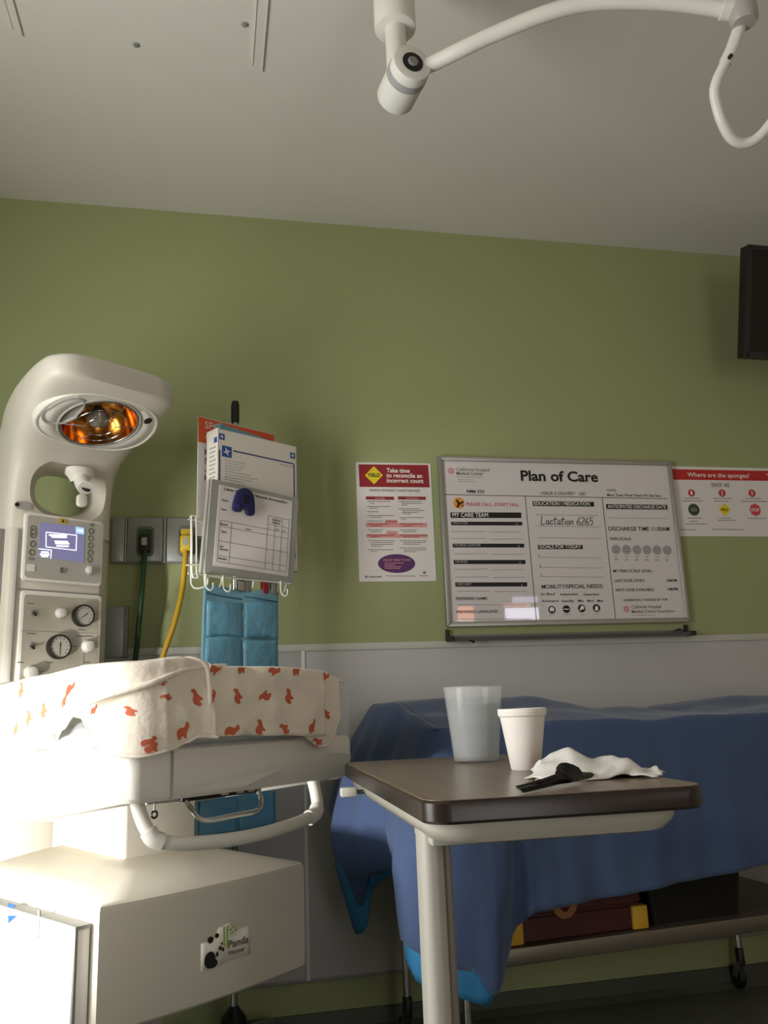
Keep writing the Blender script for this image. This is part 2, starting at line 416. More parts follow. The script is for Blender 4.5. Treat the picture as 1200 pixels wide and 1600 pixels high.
# --- lifting pedestal
MB().prism([(p[0], p[1]+.5, .60) for p in rrect(-.06, .14, -.10, .24, .012)], (0, 0, .20)).build('pedestal', cream_pl, wm)
# --- bed tray hull: loft along v with rounded plan corners
def hull_ring(z, ins, bow=.012):
    out = []
    x0, x1, y0, y1, r = -.288+ins, .290-ins, 0+ins, .74-ins, .022
    for x, y in rrect(x0, x1, y0, y1, r, 4)[::-1]:
        if x > 0: x -= .075*max(0, y-.28)/.46*(x/.29)
        out.append((x, y-(bow*(1-(x/.29)**2) if y < .3 else 0), z))
    return out
def deepen(ring, dz): return [(x, y, z-dz*min(1, max(0, (y-.03)/.3))) for x, y, z in ring]
hull = MB().loft([deepen(hull_ring(.80, .12), .0), deepen(hull_ring(.790, .02), .095), deepen(hull_ring(.792, .004), .093), deepen(hull_ring(.80, 0), .09), hull_ring(.872, 0), hull_ring(.882, .003), hull_ring(.886, .01)])
tray = hull.build('bed_tray', white_pl, wm, angle=30)
# the lower front of the tray is carved back under a long arched line
rings = []
for k in range(25):
    t = k/24; u = -.10+.40*t; zt = .786+.066*math.sin(PI*min(1, t*1.35)*.5)**1.1-.012*max(0, t-.75)/.25
    y = -.012*(1-(u/.29)**2); rings.append([(u, -.08, .77), (u, -.08, zt), (u, y-.0005, zt), (u, y+.004, zt-.002), (u, y+.045, .77)])
boolean(tray, [MB().loft(rings)])
MB().box(-.2042, -.2033, -.0096, .0, .792, .884).build('tray_joint', midgrey, wm)
# clear side panels round the mattress, mattress
cp = clear('clear_acrylic', (235, 238, 240), .82)
MB().prism([(.277, .02, .884), (.284, .02, .884), (.284, .28, .884), (.217, .70, .884), (.21, .70, .884), (.277, .28, .884)], (0, 0, .116)).build('side_panel', cp, wm)
for x0, x1, y0, y1 in ((-.28, .282, .004, .011), (-.284, -.277, .02, .72)):
    MB().box(x0, x1, y0, y1, .884, 1.0).build('side_panel', cp, wm, bevel=.002)
MB().box(-.25, .19, .04, .66, .886, .93).build('mattress', mat('mattress_vinyl', (196, 204, 206), .5), wm, bevel=.015)
# U-shaped push handle under the tray
hp = [(-.225, .085, .80), (-.222, .07, .765), (-.214, .055, .735), (-.195, .045, .716), (-.15, .036, .705), (-.06, .028, .699), (.03, .028, .699), (.12, .036, .704), (.19, .048, .712), (.226, .06, .725), (.236, .075, .76), (.232, .085, .80)]
hd = MB().tube(spline(hp, 5), .0135, 14).build('push_handle', white_pl, wm)
for q in ((-.2135, .055, .735, -.19, .044, .713), (.19, .048, .711, .226, .06, .727)):
    MB().tube(spline([q[:3], ((q[0]+q[3])/2-.004*(1 if q[0] < 0 else -1), (q[1]+q[4])/2, (q[2]+q[5])/2-.003), q[3:]], 5), .0168, 14).build('elbow', white_pl, hd)
# bail lever and its bracket
lv = MB().tube(spline([(-.105, .10, .782), (-.100, .085, .765), (-.085, .075, .742), (-.06, .07, .735), (.0, .068, .737), (.05, .07, .738), (.074, .075, .745), (.082, .085, .768), (.075, .10, .79)], 5), .0052, 10).build('release_lever', chrome, wm)
MB().box(-.115, .09, .09, .125, .774, .80).build('lever_bracket', dark_pl, lv, bevel=.003)
for x in (-.02, .02, .05): MB().box(x, x+.018, .086, .091, .778, .79).build('bracket_plate', grey_pl, lv)
MB().box(-.19, -.10, .10, .16, .775, .80).build('under_tray_bracket', grey_pl, wm, bevel=.005)
tg = MB().tube([(-.172, .10, .79), (-.172, .10, .764)], .0022, 8).build('hanging_tag', midgrey, wm)
MB().tube([(-.172+.0065*math.cos(a), .10, .757+.0065*math.sin(a)) for a in [2*PI*k/14 for k in range(14)]], .0022, 6, True).build('ring', dark_pl, tg)
# --- control column
cpoly = [(-.155, .80), (.08, .80), (.133, .852), (.138, .95), (-.188, .95), (-.188, .835), (-.178, .812)]
MB().prism([(u, v, .50) for u, v in cpoly], (0, 0, .955)).build('column', cream_pl, wm, bevel=.004)
MB().box(-.1995, -.187, .83, .90, .9, 1.452).build('side_rail', alu, wm, bevel=.003)
MB().tube([(-.166, .7985, .95), (-.166, .7985, 1.45)], .0055, 8).build('edge_moulding', grey_pl, wm)
# vertical slot vents on the chamfered right side
for z in (1.40, 1.45):
    MB().box(.125, .1385, .89, .925, z-.012, z+.012).build('side_button', white_pl, wm, bevel=.002)
# display panel
CV = .80
pz0, pz1 = wv(40, 908, CV)[1], wv(37, 800, CV)[1]
pan = plate(rrect(-.153, .079, pz0, pz1, .012), CV-.012, CV+.002).build('display_panel', white_pl, wm, bevel=.003)
plate(rrect(-.146, .072, pz0+.008, pz1-.008, .01), CV-.0128, CV-.008).build('panel_face', mat('panel_grey', (176, 173, 162), .5), pan)
FVt = CV-.0128
scr = plate([wv(62, 816, FVt), wv(59.5, 870, FVt), wv(130.5, 879, FVt), wv(132, 825, FVt)], FVt-.001, FVt).build('screen', mat('screen_glow', (112, 110, 146), .4, vary=.02, emit=.75), pan, smooth=False)
se = mat('screen_white', (244, 246, 255), .4, vary=0, emit=1.3)
def scr_line(a, b, th):
    a, b = Vector(wv(*a, FVt)), Vector(wv(*b, FVt)); d = (b-a).normalized(); n = Vector((-d.y, d.x))*th/2
    plate([a+n, a-n, b-n, b+n], FVt-.0016, FVt-.001).build('screen_line', se, scr, smooth=False)
for a, b in (((72, 831.5), (119.5, 836.5)), ((119.5, 836.5), (118.5, 860)), ((118.5, 860), (71.5, 854.5)), ((71.5, 854.5), (72, 831.5)), ((60, 857.5), (80, 859.5)), ((80, 859.5), (79, 873))): scr_line(a, b, .0022)
for x0, x1, y in ((76, 104, 836), (80, 104, 839), (85, 106, 846), (86, 108, 849), (88, 107, 853), (64, 76, 862.5), (62, 77, 866), (64, 75, 869)): scr_line((x0, y), (x1, y+.7), .0045)
plate([wv(118, 823, FVt), wv(118, 834, FVt), wv(131, 835, FVt), wv(131, 825, FVt)], FVt-.0015, FVt-.001).build('screen_icon', mat('screen_blue', (150, 190, 255), .4, vary=0, emit=1), scr, smooth=False)
scr_line((121, 829), (129, 830), .006)
dgrey = mat('button_outline', (92, 88, 80), .5, vary=0)
for px, py in ((51, 850), (49.5, 863), (142, 830), (141.5, 841), (141, 852.5), (140.5, 863.5), (140, 874)):
    x, z = wv(px, py, FVt)
    MB().tube([(x+.0068*math.cos(a), FVt-.0008, z+.0078*math.sin(a)) for a in [2*PI*k/18 for k in range(18)]], .0011, 6, True).build('button', dgrey, pan)
x, z = wv(51.5, 831, FVt)
bt = MB().tube([(x+px_, FVt-.0008, z+pz_) for px_, pz_ in rrect(-.007, .007, -.016, .016, .0065)], .0011, 6, True).build('arrow_button', dgrey, pan)
for s in (1, -1): plate([(x-.004, z+s*.004), (x+.004, z+s*.004), (x, z+s*.010)], FVt-.001, FVt).build('arrow', dgrey, bt, smooth=False)
def knob(px, py, r, parent, v=FVt, m=grey_pl, dep=.014, name='knob'):
    x, z = wv(px, py, v)
    o = MB().lathe([(r*1.05, 0), (r*1.05, -.003), (r*.9, -.005), (r*.82, -dep), (r*.7, -dep-.001), (0, -dep-.001)], lambda a, b_, h: (x+a, v+h, z+b_), seg=24).build(name, m, parent)
    return o
kn = knob(140, 891, .0125, pan, m=mat('knob_light', (196, 193, 184), .35)); x, z = wv(140, 891, FVt)
MB().box(x-.0018, x+.0018, FVt-.0175, FVt-.014, z-.010, z+.010).build('pointer', midgrey, kn)
knob(96, 891, .0075, pan, m=midgrey, dep=.002, name='speaker_grille')
for (px, py, s, m, nm) in ((48, 887, .011, white_pl, 'silence_key'), (49, 873, .008, midgrey, 'nameplate'), (98, 814, .011, mat('caution_yellow', (196, 164, 52), .5), 'caution_label'), (143, 820, .005, midgrey, 'alarm_lamp')):
    x, z = wv(px, py, FVt); h = s*(.9 if nm != 'nameplate' else .45) if nm != 'caution_label' else s*.62
    o = plate(rrect(x-s, x+s, z-h, z+h, min(s, h)*.3, 3), FVt-.0014, FVt).build(nm, m, pan)
    if nm == 'caution_label': plate([(x-.004, z-.004), (x+.004, z-.004), (x, z+.0045)], FVt-.0018, FVt-.0014).build('warning_triangle', black, o, smooth=False)
MB().box(-.155, .095, CV-.002, CV+.001, pz0-.024, pz0-.021).build('column_joint', midgrey, wm)
# badge above the display
plate(rrect(-.176, -.135, 1.505, 1.525, .004, 3), CV-.004, CV).build('badge', grey_pl, wm)
x, z = wv(10.5, 786, CV); plate(circle(-.174, 1.515, .0055, 16), CV-.006, CV-.002).build('badge_mark', black, wm, smooth=False)
# gas panel
gz1 = wv(90, 933, CV)[1]; gz0 = 1.02
gp = plate(rrect(-.150, .083, gz0, gz1+.012, .012), CV-.010, CV+.002).build('gas_panel', white_pl, wm, bevel=.003)
plate(rrect(-.142, .074, gz0+.006, gz1, .010), CV-.0108, CV-.006).build('gas_panel_face', mat('gas_face', (170, 164, 148), .5), gp)
G = CV-.0108
def gauge(px, py, r, needle):
    x, z = wv(px, py, G)
    g = MB().lathe([(r, 0), (r, -.014), (r*.97, -.017), (r*.88, -.017), (r*.86, -.012), (0, -.012)], lambda a, b_, h: (x+a, G+h, z+b_), seg=36).build('gauge', dark_pl, gp)
    plate(circle(x, z, r*.86, 36), G-.0135, G-.012).build('dial', mat('dial_face', (160, 156, 146), .5), g, smooth=False)
    tk = MB()
    for k in range(11):
        a = math.radians(225-27*k); c, s = math.cos(a), math.sin(a)
        p = [(x+c*r*.62-s*.0006, z+s*r*.62+c*.0006), (x+c*r*.62+s*.0006, z+s*r*.62-c*.0006), (x+c*r*.78+s*.0006, z+s*r*.78-c*.0006), (x+c*r*.78-s*.0006, z+s*r*.78+c*.0006)]
        tk.prism([(q[0], G-.0139, q[1]) for q in p], (0, .0004, 0))
    tk.build('scale_marks', black, g, smooth=False)
    c, s = math.cos(needle), math.sin(needle)
    plate([(x-c*r*.35-s*.0011, z-s*r*.35+c*.0011), (x-c*r*.35+s*.0011, z-s*r*.35-c*.0011), (x+c*r*.72, z+s*r*.72)], G-.0148, G-.014).build('needle', black, g, smooth=False)
gauge(128, 962.5, .031, math.radians(215)); gauge(90, 1011, .033, math.radians(270))
knob(94, 958, .014, gp, G, mat('knob_light', (196, 193, 184), .35), .018)
knob(136, 1010, .017, gp, G, mat('knob_light', (196, 193, 184), .35), .02)
knob(47, 1051, .017, gp, G, mat('knob_light', (196, 193, 184), .35), .02)
for px, py in ((51, 957), (48, 1009)):
    x, z = wv(px, py, G)
    tgl = MB().lathe([(.008, 0), (.008, -.004), (.005, -.005), (0, -.005)], lambda a, b_, h: (x+a, G+h, z+b_), seg=16).build('toggle_switch', midgrey, gp)
    MB().cyl((x, G-.003, z), (x+.002, G-.016, z-.008), .0028, .0034, 10).build('toggle_lever', dark_pl, tgl)
a, b = wv(33, 985, G), wv(152, 990, G); MB().box(a[0], b[0], G-.0006, G, (a[1]+b[1])/2-.0006, (a[1]+b[1])/2+.0006).build('divider', midgrey, gp)
a, b = wv(131, 1020, G), wv(131, 1042, G); MB().box(a[0]-.001, a[0]+.001, G-.0006, G, b[1], a[1]).build('divider', midgrey, gp)
pr = MB()
for px, py, n in ((50, 943, 3), (50, 990, 4), (125, 994, 5), (140, 994, 4), (34, 1035, 3), (80, 1035, 3), (138, 1035, 3), (115, 1010, 4), (128, 984, 4)):
    x, z = wv(px, py, G)
    for k in range(n): pr.box(x-.012+k*.006, x-.0075+k*.006, G-.0006, G, z-.0012, z+.0012)
tag(pr.build('panel_print', dgrey, gp, smooth=False), kind='stuff')
# --- arched head: loft from the column up and forward
HC = -.026
secs = [((.80, 1.452), (.952, 1.452), .163), ((.80, 1.52), (.957, 1.53), .163), ((.79, 1.585), (.957, 1.625), .163), ((.77, 1.63), (.955, 1.705), .165), ((.735, 1.662), (.930, 1.768), .171),
        ((.685, 1.686), (.880, 1.814), .179), ((.63, 1.706), (.795, 1.838), .185), ((.575, 1.725), (.69, 1.846), .189), ((.525, 1.741), (.58, 1.845), .190), ((.482, 1.754), (.508, 1.842), .184), ((.458, 1.761), (.472, 1.839), .171), ((.444, 1.767), (.450, 1.837), .150), ((.438, 1.773), (.440, 1.833), .122)]
rings = []
def dense(secs):
    A = spline([(a[0], a[1], h) for a, b, h in secs], 3); B = spline([(b[0], b[1], h) for a, b, h in secs], 3)
    return [((a.x, a.y), (b_.x, b_.y), a.z) for a, b_ in zip(A, B)]
for (av, az), (bv, bz), hw in dense(secs):
    ring = []
    for k in range(40):
        a = 2*PI*k/40; c, s = math.cos(a), math.sin(a)
        x = math.copysign(abs(c)**.42, c); y = math.copysign(abs(s)**.42, s)
        t = (1+y)/2; taper = 1-.05*(1-t)
        ring.append((HC-.050*min(1, max(0, (.88-av-(bv-av)*t)/.38))+hw*x*taper, av+(bv-av)*t, az+(bz-az)*t))
    rings.append(ring)
head = MB().loft(rings).build('lamp_head', cream_pl, wm)
# underside frame: origin on the lamp axis
LT = Vector((0, -.944, .330)).normalized(); LN = Vector((0, -.330, -.944)).normalized()
LO = Vector((-.054, .592, 1.7235))
LS = .87
def lp(a, b_, c): return LO+Vector((a*LS, 0, 0))+LT*b_*LS+LN*c*LS
def cutter_oval(c0, n, levels):
    return MB().loft([[c0(a, t) for a in [2*PI*k/n for k in range(n)]] for t in levels])
hole_lv = [(-.04, .125, .086, -.03, 0), (.012, .110, .076, -.025, .004), (.05, .088, .060, -.015, .012), (.2, .086, .058, .035, .045)]
hc = MB().loft([[(du+math.copysign(abs(math.cos(a))**.8, math.cos(a))*rx, .80+d, 1.566+dz+math.copysign(abs(math.sin(a))**.8, math.sin(a))*rz) for a in [2*PI*k/36 for k in range(36)]] for d, rx, rz, du, dz in hole_lv])
bowl = MB().lathe([(.122, .06), (.118, -.004), (.116, -.012), (.105, -.05), (.075, -.085), (.04, -.098)], lambda a, b_, h: lp(a, b_, h), seg=40, cap=True)
pocket = MB().loft([[lp(-.118+.058*math.cos(a)*s, -.035+.085*math.sin(a)*s, c) for a in [2*PI*k/24 for k in range(24)]] for c, s in ((.05, 1.06), (-.01, 1), (-.035, .8))])
boolean(head, [hc, bowl])
# underside plate with a teardrop outline, lamp ring, reflector, bulb, guard
tear = []
for k in range(48):
    a = 2*PI*k/48; c, s = math.cos(a), math.sin(a)
    tear.append((.185*math.copysign(abs(c)**.75, c)*(1-.06*s)-.004, .004+.134*math.copysign(abs(s)**.9, s)))
up = MB().loft([[lp(x*f, .004+(y-.004)*f, c) for x, y in tear] for f, c in ((1.03, -.03), (1.03, .004), (1, .009), (.97, .009), (.965, .005))], cap=False).build('underside_rim', white_pl, wm)
mb = MB(); inner = [(x*.965, .004+(y-.004)*.965) for x, y in tear]
rin = [lp(x, y, .005) for x, y in inner]; rcl = []
for x, y in inner:
    a = math.atan2(y, x); rcl.append(lp(.121*math.cos(a), .121*math.sin(a), .005))
mb.loft([rin, rcl], cap=False)
under = mb.build('underside_plate', white_pl, wm, solid=.003)
for r, th, m in ((.1235, .0035, grey_pl), (.114, .002, steel)):
    MB().tube([lp(r*math.cos(a), r*math.sin(a), .007) for a in [2*PI*k/48 for k in range(48)]], th, 8, True).build('lamp_ring', m, under)
amber = mat('amber_reflector', (214, 140, 62), .16, 1, vary=.18, scale=18)
MB().lathe([(.116, .002), (.112, -.014), (.102, -.040), (.080, -.066), (.052, -.082), (.022, -.090), (0, -.091)], lambda a, b_, h: lp(a, b_, h), seg=48).build('reflector', amber, wm)
bm_ = MB().lathe([(.012, -.088), (.014, -.06), (.020, -.045), (.033, -.03), (.037, -.014), (.030, .001), (.016, .009), (0, .011)], lambda a, b_, h: lp(a, b_, h), seg=28).build('heater_bulb', mat('smoked_glass', (150, 140, 128), .06, .55, vary=.05), wm)
MB().lathe([(.0135, -.088), (.0165, -.085), (.0165, -.055), (.0135, -.052)], lambda a, b_, h: lp(a, b_, h), seg=20).build('bulb_socket', steel, bm_)
gw = MB()
gd = None
for r in (.045, .080):
    o = MB().tube([lp(r*math.cos(a), r*math.sin(a), .010+.012*(1-r/.115)) for a in [2*PI*k/36 for k in range(36)]], .0012, 6, True).build('guard_ring', chrome, under)
for k in range(6):
    a = 2*PI*k/6+.3
    MB().tube([lp(r*math.cos(a), r*math.sin(a), .010+.012*(1-r/.115)) for r in (.116, .098, .08, .062, .045)], .0013, 6).build('guard_wire', chrome, under)
# grip recess and alarm light
MB().loft([[lp(-.128+.050*math.cos(a)*s*(1 if math.sin(a) < 0 else .85)+.012*math.sin(a), .022+.070*math.sin(a)*s, c) for a in [2*PI*k/28 for k in range(28)]] for c, s in ((.0045, 1.07), (.0105, 1.05), (.0105, .95), (.004, .9), (.004, .05))], cap=False).build('grip_recess', grey_pl, under)
MB().lathe([(.017, .004), (.017, .009), (.013, .0095), (0, .007)], lambda a, b_, h: lp(.128+a*.7, .070+b_*.9, h), seg=20).build('alarm_lamp', dark_pl, under)
# thin seam along the outer edge of the head
# swivelling light tube hanging in the opening
lt = MB().lathe([(.0, .01), (.040, .01), (.042, -.006), (.030, -.020), (.024, -.03)], lambda a, b_, h: (-.012+a, .77+b_*.8, 1.628+h), seg=24).build('spot_mount', white_pl, wm)
MB().tube([(-.014, .765, 1.615), (-.016, .745, 1.59), (-.018, .722, 1.572)], .021, 18).build('spot_tube', white_pl, lt)
MB().lathe([(.0, .001), (.012, .001), (.013, .004)], lambda a, b_, h: (-.018+a, .722-h*.8+b_*.55, 1.571+b_*.8-h*.5), seg=18).build('spot_lens', dark_pl, lt)
plate(rrect(-.034, -.006, 1.520, 1.556, .010, 4), .728, .744).build('spot_tab', white_pl, lt, bevel=.003)
# maroon strip on the rear lower lip of the opening
MB().tube(spline([(-.135, .955, 1.525), (-.08, .957, 1.505), (-.02, .957, 1.50), (.06, .957, 1.505), (.09, .955, 1.52)], 5), .012, 10).build('rear_strip', mat('maroon_rubber', (70, 30, 26), .6), wm)

# ================================================================== printed blanket over the tray
bl = thing('baby_blanket', 'white muslin blanket with orange elephant print draped over the warmer tray', 'blanket', WF.O, WF.yaw)
blm = mat('muslin', (232, 222, 206), .85, vary=.03, scale=30, bump=.25, bscale=70, sheen=.2)
prm = mat('elephant_orange', (200, 100, 68), .85, vary=.1, scale=60)
RC = .045
def rim(s):
    """point on the tray outline: s<0 along the left side, s>0 along the front; and its outward direction"""
    L = RC*PI/2
    if s < -L/2: return Vector((-.290, .001+RC-(s+L/2))), Vector((-1, 0))
    if s > L/2: return Vector((-.290+RC+(s-L/2), .001-.012*(1-((-.290+RC+s)/.29)**2))), Vector((0, -1))
    a = (s+L/2)/L*PI/2; d = Vector((-math.cos(a), -math.sin(a)))
    return Vector((-.290+RC, .001+RC))+d*RC, d
def s_front(u): return u+.290-RC+RC*PI/4
def s_side(v): return -(v-.001-RC)-RC*PI/4
def ztop(s): return interp(s, [(-.55, 1.024), (-.35, 1.036), (-.15, 1.046), (0, 1.044), (.08, 1.052), (.12, 1.046), (.16, 1.034), (.3, 1.034), (.46, 1.028), (.52, 1.012)])
class Flap:
    def __init__(s, s0, s1, zb, out=.012, amp=.004, freq=55, phase=0, flare=.012, inner=.05, noise_amp=.004, name='fold'):
        s.s0, s.s1, s.zb, s.out, s.amp, s.freq, s.phase, s.flare, s.inner, s.na, s.name = s0, s1, zb, out, amp, freq, phase, flare, inner, noise_amp, name
    def off(s, q, z):
        zt = ztop(q); zb = s.zb(q); t = max(0, min(1, (zt-z)/max(.02, zt-zb)))
        return s.out+s.amp*math.sin(q*s.freq+s.phase)*t+s.flare*t+s.na*noise.noise((q*22, z*22, s.phase*3))
    def P(s, q, z, lift=0):
        p, d = rim(q); w = p+d*(s.off(q, z)+lift); return Vector((w.x, w.y, z))
    def over(s, a, b):
        q = s.s0+(s.s1-s.s0)*a; zt = ztop(q); zb = s.zb(q)
        if b < .3:
            p, d = rim(q); t = b/.3; ang = t*PI/2; o = s.off(q, zt)
            # from inside, over the rim
            x = -s.inner+(s.inner+o)*t; z = zt+.006*math.sin(PI*t)-.02*(1-t)**2
            w = p+d*x; return Vector((w.x, w.y, z))
        return s.P(q, zt+(zb-zt)*(b-.3)/.7)
    def build(s):
        n = max(10, int((s.s1-s.s0)*170))
        return MB().grid(s.over, n, 26).build(s.name, blm, bl, solid=.0022, angle=80, fix=False)
fl_side = Flap(-.60, -.04, lambda q: interp(q, [(-.6, .865), (-.42, .872), (-.34, .884), (-.29, .888), (-.24, .905), (-.2, .93), (-.14, .952), (-.06, .966)])+.004*math.sin(q*40), out=.010, amp=.007, freq=34, phase=1, flare=.010)
fl_corner = Flap(-.145, .145, lambda q: interp(q, [(-.145, .968), (-.09, .948), (-.055, .905), (-.02, .882), (.01, .876), (.05, .885), (.085, .897), (.105, .904), (.145, .902)]), out=.022, amp=.006, freq=48, phase=.5, flare=.018, noise_amp=.009)
fl_front = Flap(s_front(-.146), s_front(.166), lambda q: interp(q, [(.10, .903), (.2, .902), (.3, .897), (.42, .889)]), out=.030, amp=.0050, freq=64, phase=2, flare=.006, noise_amp=.010)
fl_tail = Flap(s_front(.12), s_front(.226), lambda q: interp(q, [(s_front(.12), .884), (s_front(.15), .868), (s_front(.18), .868), (s_front(.205), .884), (s_front(.226), .93)]), out=.016, amp=.004, freq=60, phase=.2, flare=.004)
for f in (fl_side, fl_corner, fl_front, fl_tail): f.build()
# the part lying across the tray
def top_sheet(a, b):
    v = .0+.60*b; u = -.296+(.565-.08*max(0, b-.35))*a
    z = 1.028+.012*noise.noise((u*7, v*7, 3))+.022*b*a+.018*math.exp(-((u+.19)/.07)**2-((v-.03)/.10)**2)+.006*math.sin(u*40+v*20)
    e = min(a, b, 1-a)/.06
    if e < 1: z -= .018*(1-e)**2
    return Vector((u, v, z))
MB().grid(top_sheet, 46, 46).build('top_fold', blm, bl, solid=.002, angle=80, fix=False)
# twisted folds running diagonally over the corner
for pts, r in (([(-.10, -.034, 1.040), (-.19, -.030, 1.030), (-.27, -.030, 1.004), (-.325, .02, .985), (-.335, .075, .972)], .006),
               ([(-.165, -.022, 1.047), (-.19, -.022, 1.044), (-.215, -.024, 1.034), (-.24, -.025, 1.018)], .007)):
    MB().tube(spline(pts, 7), lambda t, r=r: r*(.35+.65*math.sin(PI*min(1, max(0, t)))**.6), 10).build('crease', blm, bl, angle=80)
# rolled hem at the left edge of the front fold
q0 = s_front(-.146)
hem = [(-.196, .0, 1.044), (-.178, -.012, 1.052), (-.160, -.028, 1.046), (-.149, -.036, 1.032)]+[tuple(fl_front.P(q0, z)) for z in (1.0, .97, .94, .92, .904)]
MB().tube(spline(hem, 5), .0048, 8).build('hem', blm, bl, angle=80)
hem = [tuple(fl_tail.P(q, fl_tail.zb(q))) for q in [s_front(.15)+(.076)*k/8 for k in range(9)]]+[tuple(fl_tail.P(s_front(.226), z)) for z in (.96, .99, 1.008)]
MB().tube(spline(hem, 3), .003, 8).build('hem', blm, bl, angle=80)
hem = [tuple(fl_corner.P(q, fl_corner.zb(q))) for q in [-.145+.29*k/20 for k in range(21)]]
MB().tube(spline(hem, 2), .0028, 8).build('hem', blm, bl, angle=80)
ELE = [(-.52,-.5),(-.28,-.52),(-.22,-.30),(.02,-.32),(.06,-.54),(.28,-.52),(.34,-.2),(.46,.0),(.56,.16),(.72,.32),(.76,.56),(.64,.80),(.48,.88),(.44,.78),(.58,.66),(.58,.50),(.42,.42),(.28,.46),(.10,.42),(-.15,.46),(-.40,.36),(-.56,.12),(-.58,-.2)]
def elephant(flap, q, z, size, rot):
    pts = []
    for x, y in ELE:
        X = size*(x*math.cos(rot)-y*math.sin(rot)); Y = size*(x*math.sin(rot)+y*math.cos(rot))
        qq = min(flap.s1-.001, max(flap.s0+.001, q+X)); zz = max(flap.zb(qq)+.001, min(ztop(qq), z+Y)); pts.append((qq, zz))
    mb = MB(); c = (sum(p[0] for p in pts)/len(pts), sum(p[1] for p in pts)/len(pts))
    ring1 = [flap.P(p[0], p[1], .0019) for p in pts]; ring0 = [flap.P(c[0]+(p[0]-c[0])*.5, c[1]+(p[1]-c[1])*.5, .0019) for p in pts]
    mb.add(ring1+ring0+[flap.P(c[0], c[1], .0019)], [])
    n = len(pts)
    for i in range(n): j = (i+1) % n; mb.f.append((i, j, n+j, n+i)); mb.f.append((n+i, n+j, 2*n))
    mb.build('elephant_print', prm, bl, angle=80)
rn = random.Random(4)
for px, py, rot in ((338,1046,-.5),(380,1044,.2),(426,1048,-.7),(464,1048,0),(329,1092,.2),(371,1090,1.2),(416,1087,2.6),(455,1090,1.0),(359,1143,-.3),(406,1139,.9),(446,1139,1.9),(486,1137,.2)):
    p = WF.V(px, py, -.045); elephant(fl_front, s_front(p.x), p.z, .0195, rot)
for px, py, rot in ((511,1057,-.6),(498,1161,1.8),(514,1116,1.6)):
    p = WF.V(px, py, -.03); elephant(fl_tail, s_front(p.x), p.z, .018, rot)
for px, py, rot in ((195,1065,.8),(150,1110,.1),(232,1111,1.3),(264,1089,2.2),(184,1162,.1),(246,1169,.4),(284,1145,.2),(309,1092,1.2)):
    p = WF.V(px, py, -.04)
    if p.x < -.29: q = WF.U(px, py, -.32); s_ = s_side(q.y); z_ = q.z
    else: s_ = s_front(p.x); z_ = p.z
    elephant(fl_corner, s_, z_, .021 if s_ > .06 else .012, rot)
for px, py, rot in ((24,1080,1),(62,1112,1.3),(41,1124,1.2),(96,1096,.4),(76,1163,.9),(117,1143,.5),(15,1140,.4),(102,1077,-.3)):
    q = WF.U(px, py, -.315); elephant(fl_side, s_side(q.y), q.z, .020, rot)

# ================================================================== wall gas outlets, hoses
def wallp(px, py): p = atY(px, py, D); return p.x, p.z
ox0, oz0 = -.315, 1.421
outl = thing('gas_outlet_panel', 'grey wall panel holding the two gas outlets beside the warmer column', 'outlet panel', (ox0, D, oz0))
W_, H_ = .345, .151
plate(rrect(0, W_, 0, H_, .003, 2), -.012, 0).build('back_box', mat('outlet_box', (134, 136, 132), .4, .3, vary=.05), outl, bevel=.002)
for x0, x1 in ((.004, .044), (.052, .162), (.176, .335)):
    plate(rrect(x0, x1, .004, H_-.004, .003, 2), -.020, -.011).build('face_plate', mat('outlet_plate', (150, 152, 148), .35, .3, vary=.05), outl, bevel=.002)
for x in (.046, .167): MB().box(x, x+.004, -.021, -.01, .0, H_).build('divider_rib', mat('rib', (180, 182, 178), .25, .6), outl)
hoses = []
for px, m, dm, nm in ((228, mat('green_hose', (26, 58, 36), .45), mat('outlet_green', (40, 92, 52), .5), 'green'), (291, mat('yellow_hose', (200, 158, 40), .45), mat('outlet_yellow', (206, 176, 44), .5), 'yellow')):
    x, z = wallp(px, 848); lx, lz = x-ox0, z-oz0
    soc = MB().loft([[(lx+px_*s, y, lz+pz_*s) for px_, pz_ in rrect(-.026, .026, -.048, .048, .012)] for y, s in ((-.019, 1), (-.030, 1), (-.034, .93), (-.034, .8), (-.027, .76))]).build('socket', mat('socket_grey', (112, 114, 108), .45), outl)
    plate(rrect(lx-.017, lx+.017, lz+.020, lz+.038, .006, 4), -.0365, -.026).build('colour_tab', dm, soc)
    hose = thing('gas_hose', ('dark green oxygen hose hanging from the left wall outlet' if nm == 'green' else 'yellow air hose hanging from the right wall outlet'), 'hose', (x, D, z-.01), group='gas hoses on the wall outlets')
    cm = dark_pl if nm == 'green' else dm
    MB().loft([[(a, y, b_-.0) for a, b_ in rrect(-.018*s, .018*s, -.032*s, .024*s, .007*s)] for y, s in ((-.026, .9), (-.034, 1), (-.060, 1), (-.070, .9), (-.074, .7))]).build('connector', cm, hose)
    plate(rrect(-.008, .008, -.012, .012, .002, 2), -.0755, -.073).build('connector_label', grey_pl, hose)
    if nm == 'green': wp = [(226, 868), (222, 920), (217, 975), (210, 1040)]; wp2 = [2.69, 2.66, 2.66, 2.68]
    else: wp = [(290, 868), (285, 920), (272, 975), (252, 1035)]; wp2 = [2.69, 2.64, 2.61, 2.60]
    pts = [Vector((0, -.055, -.02))]+[atY(*a, Y)-Vector((x, D, z-.01)) for a, Y in zip(wp, wp2)]
    last = pts[-1]; pts += [last+Vector((-.03, .0, -.16)), last+Vector((-.10, .0, -.34))]
    MB().tube(spline(pts, 8), .0085, 12).build('hose_tube', m, hose)
    MB().tube([pts[0], pts[0]*.5+pts[1]*.5], .0115, 12).build('strain_relief', cm, hose)
x, z = wallp(175, 1028)
sb = thing('wall_bracket_box', 'small grey wall box low beside the warmer column', 'wall box', (x-.02, D, z))
